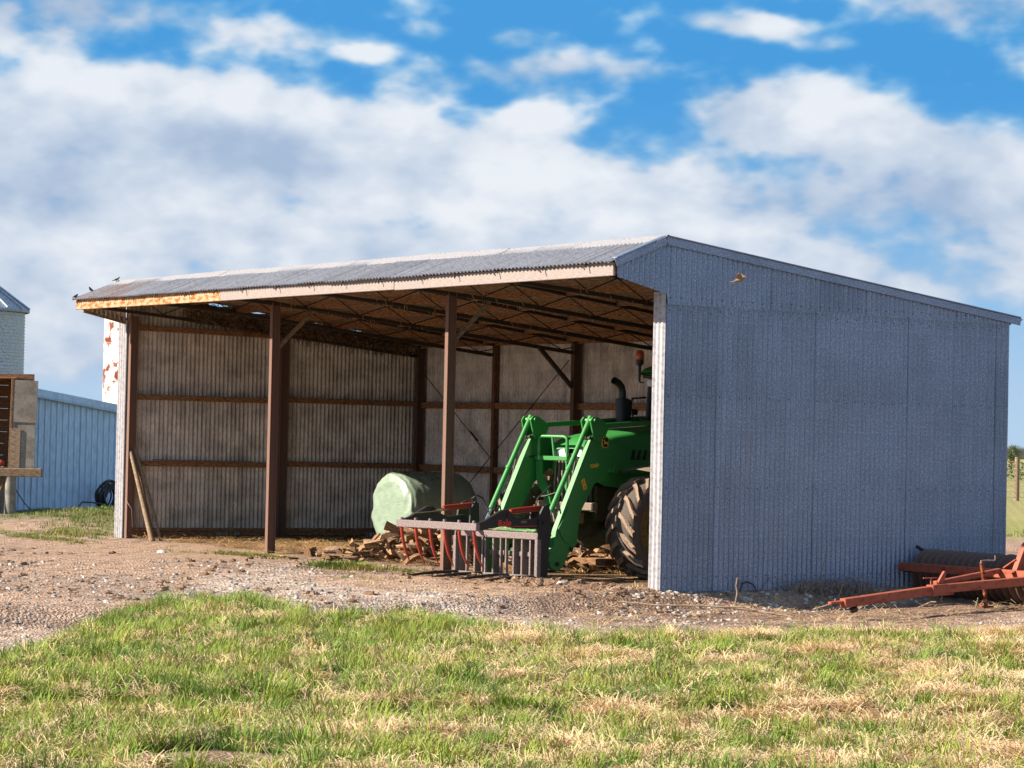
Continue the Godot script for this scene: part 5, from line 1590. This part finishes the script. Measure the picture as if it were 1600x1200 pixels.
# ---------------------------------------------------------------- beyond the shed
func background() -> void:
	# blue ribbed iron shed on the left
	var a := Vector3(-25.75, 0, -3.55)
	var b := Vector3(-27.75, 0, -8.0)
	var along := (b - a).normalized()
	var out := Vector3(-along.z, 0, along.x)                          # towards the yard
	if out.x < 0: out = -out
	var t := thing("blue_shed", "low shed clad in pale blue ribbed iron left of the machinery shed", "shed", a)
	var bs := Basis(along, Vector3.UP, out)
	if bs.determinant() < 0: bs = Basis(along, Vector3.UP, out)
	var long := (b - a).length()
	var top := func(x: float) -> float: return 2.60 - 0.105 * x
	var k := 0
	var x := 0.0
	while x < long:
		var w := minf(0.77, long - x)
		var m := MB.new()
		var rows := [[], []]
		var ribs := int(round(w / 0.19))
		var xs := []
		for j in ribs:
			var x0 := j * 0.19
			for q in [[0.0, 0.0], [0.07, 0.0], [0.083, 0.005], [0.096, 0.0], [0.148, 0.0], [0.156, 0.016], [0.165, 0.0], [0.168, -0.045], [0.184, -0.045], [0.187, 0.0]]:
				xs.append([x0 + q[0], q[1]])
		for q in xs:
			rows[0].append(Vector3(q[0], -0.1, q[1]))
			rows[1].append(Vector3(q[0], top.call(x + q[0]) - 0.16, q[1]))
		for j in xs.size() - 1:
			var p: Vector3 = rows[0][j]
			var q: Vector3 = rows[0][j + 1]
			var nn := Vector3(-(q.z - p.z), 0, q.x - p.x).normalized()
			var g := 1.0 + 0.05 * sin(k * 4.0)
			m.tint = Color(g, g, g)
			m.quad(p, q, rows[1][j + 1], rows[1][j], nn)
		obj("wall_sheet", m, M.blue_steel, t, Transform3D(bs, bs * Vector3(x, 0, 0.003 * (k % 2))))
		x += 0.76
		k += 1
	for q in [[-0.02, 0.19, 0.05, 0.94], [-0.085, 0.06, 0.08, 0.8]]:
		beam("roof_flashing", bs * Vector3(-0.08, top.call(-0.08) + q[0] - 0.07, 0.02 + q[2] / 2), bs * Vector3(long, top.call(long) + q[0] - 0.07, 0.02 + q[2] / 2), q[1], q[2], M.blue_steel, t, Vector3.UP, 0.01, Color(q[3], q[3], q[3]))
	var m := MB.new()
	m.quad(bs * Vector3(0, -0.1, -0.02), bs * Vector3(0, top.call(0.0), -0.02), bs * Vector3(0, top.call(0.0), -6.0), bs * Vector3(0, -0.1, -6.0), -along)
	m.quad(bs * Vector3(0, -0.1, -6.0), bs * Vector3(0, top.call(0.0), -6.0), bs * Vector3(long, top.call(long), -6.0), bs * Vector3(long, -0.1, -6.0), -out)
	m.quad(bs * Vector3(long, -0.1, -0.02), bs * Vector3(long, top.call(long), -0.02), bs * Vector3(long, top.call(long), -6.0), bs * Vector3(long, -0.1, -6.0), along)
	m.quad(bs * Vector3(0, top.call(0.0), -0.02), bs * Vector3(long, top.call(long), -0.02), bs * Vector3(long, top.call(long), -6.0), bs * Vector3(0, top.call(0.0), -6.0), Vector3.UP)
	obj("shed_body", m, M.blue_steel, t)

	# grain silo behind it
	t = thing("grain_silo", "round corrugated galvanised silo with conical roof standing behind the blue shed", "silo", Vector3(-47.41, 0, -11.6))
	m = MB.new()
	var prof := PackedVector2Array()
	for j in 330:
		prof.append(Vector2(1.98 + 0.010 * sin(TAU * j / 6.0), 0.0 + 5.14 * j / 329.0))
	m.lathe(prof, 56)
	obj("silo_wall", m, M.silo_zinc, t)
	for j in 18:
		var w0 := TAU * j / 18
		var w1 := TAU * (j + 1) / 18
		m = MB.new()
		m.tint = Color(0.62, 0.66, 0.72)
		var p := [Vector3(cos(w0) * 2.12, 5.10, sin(w0) * 2.12), Vector3(cos(w1) * 2.12, 5.10, sin(w1) * 2.12), Vector3(cos(w1) * 0.3, 6.42, sin(w1) * 0.3), Vector3(cos(w0) * 0.3, 6.42, sin(w0) * 0.3)]
		m.quad(p[0], p[1], p[2], p[3], Vector3(cos((w0 + w1) / 2) * 0.55, 0.83, sin((w0 + w1) / 2) * 0.55))
		m.quad(p[0], p[1], p[1] + Vector3(0, -0.07, 0), p[0] + Vector3(0, -0.07, 0), Vector3(cos((w0 + w1) / 2), 0, sin((w0 + w1) / 2)))
		m.tint = Color(1, 1, 1)
		m.tube([p[0] + Vector3(0, 0.03, 0), p[3] + Vector3(0, 0.03, 0)], 0.035, 5)
		obj("roof_panel", m, M.silo_zinc, t)
	m = MB.new()
	m.lathe(PackedVector2Array([Vector2(0.34, 6.38), Vector2(0.34, 6.52), Vector2(0.0, 6.62)]), 20)
	obj("roof_cap", m, M.silo_zinc, t)
	m = MB.new()
	m.tube([Vector3(-0.9, 4.18, 2.3), Vector3(0.4, 4.16, 2.28), Vector3(1.42, 4.16, 1.85)], 0.075, 10)
	m.tube([Vector3(1.42, 4.16, 1.85), Vector3(1.5, 4.16, 1.8)], [0.11, 0.11], 10)
	obj("outlet_pipe", m, M.white_paint, t)

	# white rusty tank between the silo and the shed
	t = thing("white_tank", "tall white steel tank with rust patches behind the machinery shed's left end", "tank", Vector3(-30.85, 0, -9.25))
	for j in 5:
		m = MB.new()
		m.lathe(PackedVector2Array([Vector2(0.95, 0.93 * j + 0.006), Vector2(0.965, 0.93 * j + 0.02), Vector2(0.965, 0.93 * (j + 1) - 0.02), Vector2(0.95, 0.93 * (j + 1) - 0.006)]), 40)
		obj("tank_strake", m, M.white_paint, t)
	m = MB.new(); m.lathe(PackedVector2Array([Vector2(0.945, 0.0), Vector2(0.945, 4.64), Vector2(0.9, 4.7), Vector2(0.0, 4.85)]), 40); obj("tank_body", m, M.white_paint, t)

	# timber loading platform with a boarded box at the left edge
	var o := Vector3(-23.87, 0, -2.80)
	t = thing("loading_platform", "weathered timber loading stand with plywood side and dark open inside at the left edge", "platform", o, 0.95)
	# local x to the right as seen from the yard, z towards the yard
	beam("platform_beam", Vector3(-3.0, 0.82, 0.10), Vector3(0.62, 0.83, 0.10), 0.165, 0.12, M.timber_grey, t, Vector3.UP, 0.012, Color(0.85, 0.8, 0.72))
	beam("platform_deck", Vector3(-3.0, 0.87, -1.0), Vector3(0.1, 0.87, -1.0), 0.06, 2.0, M.timber_grey, t, Vector3.UP, 0.01, Color(0.7, 0.62, 0.5))
	for q in [[0.0, 0.06], [-2.4, 0.06], [-0.6, -1.9], [-2.4, -1.9]]:
		var pm := MB.new(); pm.tube([Vector3(q[0], -0.1, q[1]), Vector3(q[0], 0.4, q[1]), Vector3(q[0], 0.74, q[1])], [0.115, 0.11, 0.105], 12); obj("platform_post", pm, M.ply, t)
	m = MB.new(); m.box(Vector3(0.20, 1.36, -0.08), Vector3(0.46, 0.92, 0.02), Basis.IDENTITY, 0.003); tag(obj("plywood_sheet", m, M.ply, t), "lower plywood sheet with a pale stripe at its edge")
	m = MB.new(); m.tint = Color(0.86, 0.84, 0.84); m.box(Vector3(0.225, 2.22, -0.065), Vector3(0.47, 0.83, 0.02), Basis(Vector3.BACK, -0.02), 0.003); obj("plywood_sheet", m, M.ply, t)
	m = MB.new(); m.box(Vector3(0.045, 1.30, -0.055), Vector3(0.20, 0.78, 0.012), Basis(Vector3.BACK, -0.012), 0.002); m.tint = Color.WHITE; obj("pale_board", m, M.timber_grey, t)
	beam("corner_stud", Vector3(-0.06, 0.88, -0.09), Vector3(-0.03, 2.66, -0.09), 0.05, 0.08, M.timber, t, Vector3.RIGHT, 0.006, Color(0.7, 0.7, 0.7))
	for j in 8:
		beam("back_board", Vector3(-2.9, 1.02 + j * 0.235, -1.6), Vector3(0.1, 1.03 + j * 0.235, -1.6), 0.233, 0.025, M.timber, t, Vector3.UP, 0.004, Color(0.7, 0.68, 0.68))
	for j in 8:
		beam("side_and_shade_board", Vector3(-0.03, 1.0 + j * 0.22, -0.12), Vector3(-0.03, 1.0 + j * 0.22, -1.58), 0.218, 0.025, M.timber, t, Vector3.UP, 0.004, Color(0.7, 0.68, 0.68))
		beam("side_and_shade_board", Vector3(-2.95, 1.0 + j * 0.22, 0.0), Vector3(-2.95, 1.0 + j * 0.22, -1.58), 0.222, 0.025, M.timber, t, Vector3.UP, 0.002, Color(0.7, 0.68, 0.68))  # unseen far wall, added to keep the sun out of the box
	beam("roof_board", Vector3(-2.95, 2.66, -0.85), Vector3(0.05, 2.68, -0.85), 0.03, 1.6, M.timber, t)
	beam("loose_prop", Vector3(-0.35, 0.0, 0.25), Vector3(-0.12, 0.72, 0.02), 0.04, 0.05, M.timber, t)
	m = MB.new(); m.rock(Vector3.ZERO, Vector3(0.07, 0.07, 0.07), fine, 0.2, 6, 9, false)
	tag(obj("red_drum", m, M.red_paint, self, Transform3D(Basis.IDENTITY, Transform3D(Basis(Vector3.UP, 0.95), o) * Vector3(-0.24, 1.0, -0.15))), "small red can standing on the timber loading stand", "can")

	# coil of black water pipe before the blue wall
	m = MB.new()
	for j in 13:
		var r := 0.25 + 0.018 * (j % 5)
		var pts := []
		for q in 29:
			var w := TAU * q / 28.0
			pts.append(bs * Vector3(cos(w) * r + 0.03 * sin(j * 2.0), r + sin(w) * r * (0.94 + 0.05 * sin(j * 1.7)), 0.025 * j + 0.03 * sin(w * 2.0 + j)))
		m.tube(pts, 0.019, 6, false)
	tag(obj("pipe_coil", m, M.black, self, Transform3D(Basis.IDENTITY, Vector3(-26.5, 0.0, -6.1))), "coil of black plastic water pipe leaning on the blue wall", "pipe coil")
	m = MB.new()
	m.tube([bs * Vector3(-0.6, 0.05, 0.35), bs * Vector3(-0.4, 0.16, 0.3), bs * Vector3(-0.1, 0.15, 0.3), bs * Vector3(0.3, 0.10, 0.3), bs * Vector3(0.45, 0.02, 0.36), bs * Vector3(0.0, 0.0, 0.45), bs * Vector3(-0.5, 0.02, 0.4)], 0.018, 6)
	tag(obj("loose_pipe", m, M.black, self, Transform3D(Basis.IDENTITY, Vector3(-26.2, 0.03, -5.5))), "loose end of black pipe on the grass left of the coil", "pipe")
	m = MB.new()
	m.tube([bs * Vector3(-0.1, 0.55, 0.1), bs * Vector3(0.0, 0.45, 0.16), bs * Vector3(0.1, 0.2, 0.3), bs * Vector3(0.3, 0.0, 0.35)], 0.014, 6)
	tag(obj("hanging_hose", m, M.worn_steel, self, Transform3D(Basis.IDENTITY, Vector3(-25.6, 0.0, -3.55))), "pale bent hose against the blue wall beside the platform post", "hose")

	# fence, hedge and a far tree on the right
	var f0 := Vector3(-36.0, 0, -43.6)
	var dirf := Vector3(1, 0, -0.72).normalized()
	var pole := MB.new()
	pole.tint = Color(1.5, 1.45, 1.3)
	pole.tube([Vector3(0, -0.2, 0), Vector3(0, 0.7, 0), Vector3(0, 1.42, 0)], [0.085, 0.082, 0.078], 10)
	for j in range(-2, 4):
		var p := f0 + dirf * (j * 4.2)
		tag(obj("fence_post", pole, M.timber_grey, self, Transform3D(Basis.IDENTITY, Vector3(p.x, height(p.x, p.z), p.z))), "round pale timber post of the field fence behind the shed", "fence post", "posts of the field fence")
	t = thing("wire_fence", "wire netting strung along the pale round posts of the field fence", "fence", f0)
	for j in 7:
		rod("wire", [dirf * -8.4 + Vector3(0.0, 0.12 + j * 0.18, 0.09), dirf * 12.6 + Vector3(0, 0.12 + j * 0.18, 0.09)], 0.006, M.worn_steel, t, 4)
	m = MB.new()
	for j in 140:
		var p := dirf * (-8.4 + j * 0.15) + Vector3(0, 0, 0.09)
		m.tube([p + Vector3(0, 0.1, 0), p + Vector3(0, 1.22, 0)], 0.004, 3, false)
	tag(obj("stay_wires", m, M.worn_steel, t), "", "", "", "stuff")
	t = thing("hedge", "clipped green hedge along the far side of the field", "hedge", Vector3(-75.5, 0, -88.5))
	m = MB.new()
	for j in 9000:
		var p := dirf * rng.randf_range(-14.0, 16.0)
		var q := p + Vector3(rng.randfn() * 0.25, 0, rng.randfn() * 0.25)
		q.y = 0.95 * rng.randf() * (0.93 + 0.1 * sin(p.x * 3.0))
		var d := near(Vector3.ZERO, 1.0).normalized()
		var sd := d.cross(near(Vector3.UP, 0.6)).normalized() * 0.055
		m.tint = Color(0.055, 0.095, 0.028) * rng.randf_range(0.7, 1.5)
		m.quad(q - sd, q + d * 0.05, q + sd, q - d * 0.05 + Vector3(0, 0.01, 0), (d.cross(sd)).normalized())
	tag(obj("leaves", m, M.leaf, t), "", "", "", "stuff")
	t = thing("paddock_tree", "small far tree standing above the hedge at the right edge", "tree", Vector3(-150.0, -0.6, -162.5))
	t.scale = Vector3.ONE * 0.75
	m = MB.new()
	m.tube([Vector3(0, -0.5, 0), Vector3(0.1, 1.0, 0), Vector3(0.0, 2.0, 0.1)], [0.2, 0.14, 0.07], 8)
	for j in 5:
		m.tube([Vector3(0.05, 0.9 + 0.2 * j, 0), Vector3(cos(j * 2.4) * 0.7, 1.6 + 0.25 * j, sin(j * 2.4) * 0.7)], [0.07, 0.03], 6)
	obj("trunk", m, M.timber, t)
	m = MB.new()
	for j in 2600:
		var c := j % 9
		var mid := Vector3(cos(c * 2.4) * 0.85, 1.5 + 0.2 * c, sin(c * 2.4) * 0.85)
		var p := mid + Vector3(rng.randfn(), rng.randfn() * 0.6, rng.randfn()) * 0.32
		var d := near(Vector3.ZERO, 1.0).normalized()
		var sd := d.cross(near(Vector3.UP, 0.6)).normalized() * 0.06
		m.tint = Color(0.07, 0.10, 0.04) * rng.randf_range(0.7, 1.5)
		m.quad(p - sd, p + d * 0.07, p + sd, p - d * 0.07, (d.cross(sd)).normalized())
	tag(obj("crown", m, M.leaf, t), "", "", "", "stuff")


func _ready() -> void:
	rng.seed = 20
	bumps.seed = 1
	bumps.frequency = 0.18
	bumps.fractal_octaves = 4
	patches.seed = 2
	patches.frequency = 0.22
	patches.fractal_octaves = 4
	fine.seed = 3
	fine.frequency = 1.1
	fine.fractal_octaves = 3
	light_and_lens()
	materials()
	ground()
	shed()
	background()
	tractor()
	grab()
	bale()
	roller()
	poles()
	firewood()
	stones()
	turf()
	oddments()
	bird("starling", Vector3(-13.72, 4.12, 0.10), 2.2, "dark bird perched at the top end of the shed's ridge", M.feather_dark)
	bird("starling", Vector3(-13.76, 3.94, 0.52), 0.6, "dark bird on the roof edge halfway up the left verge", M.feather_dark)
	bird("starling", Vector3(-13.76, 3.82, 0.78), 3.6, "dark bird at the lowest left corner of the roof", M.feather_dark)
	bird("sparrow", Vector3(3.145, 3.34, 1.591), 2.3, "brown sparrow flying past the gable wall", M.feather_brown, true)
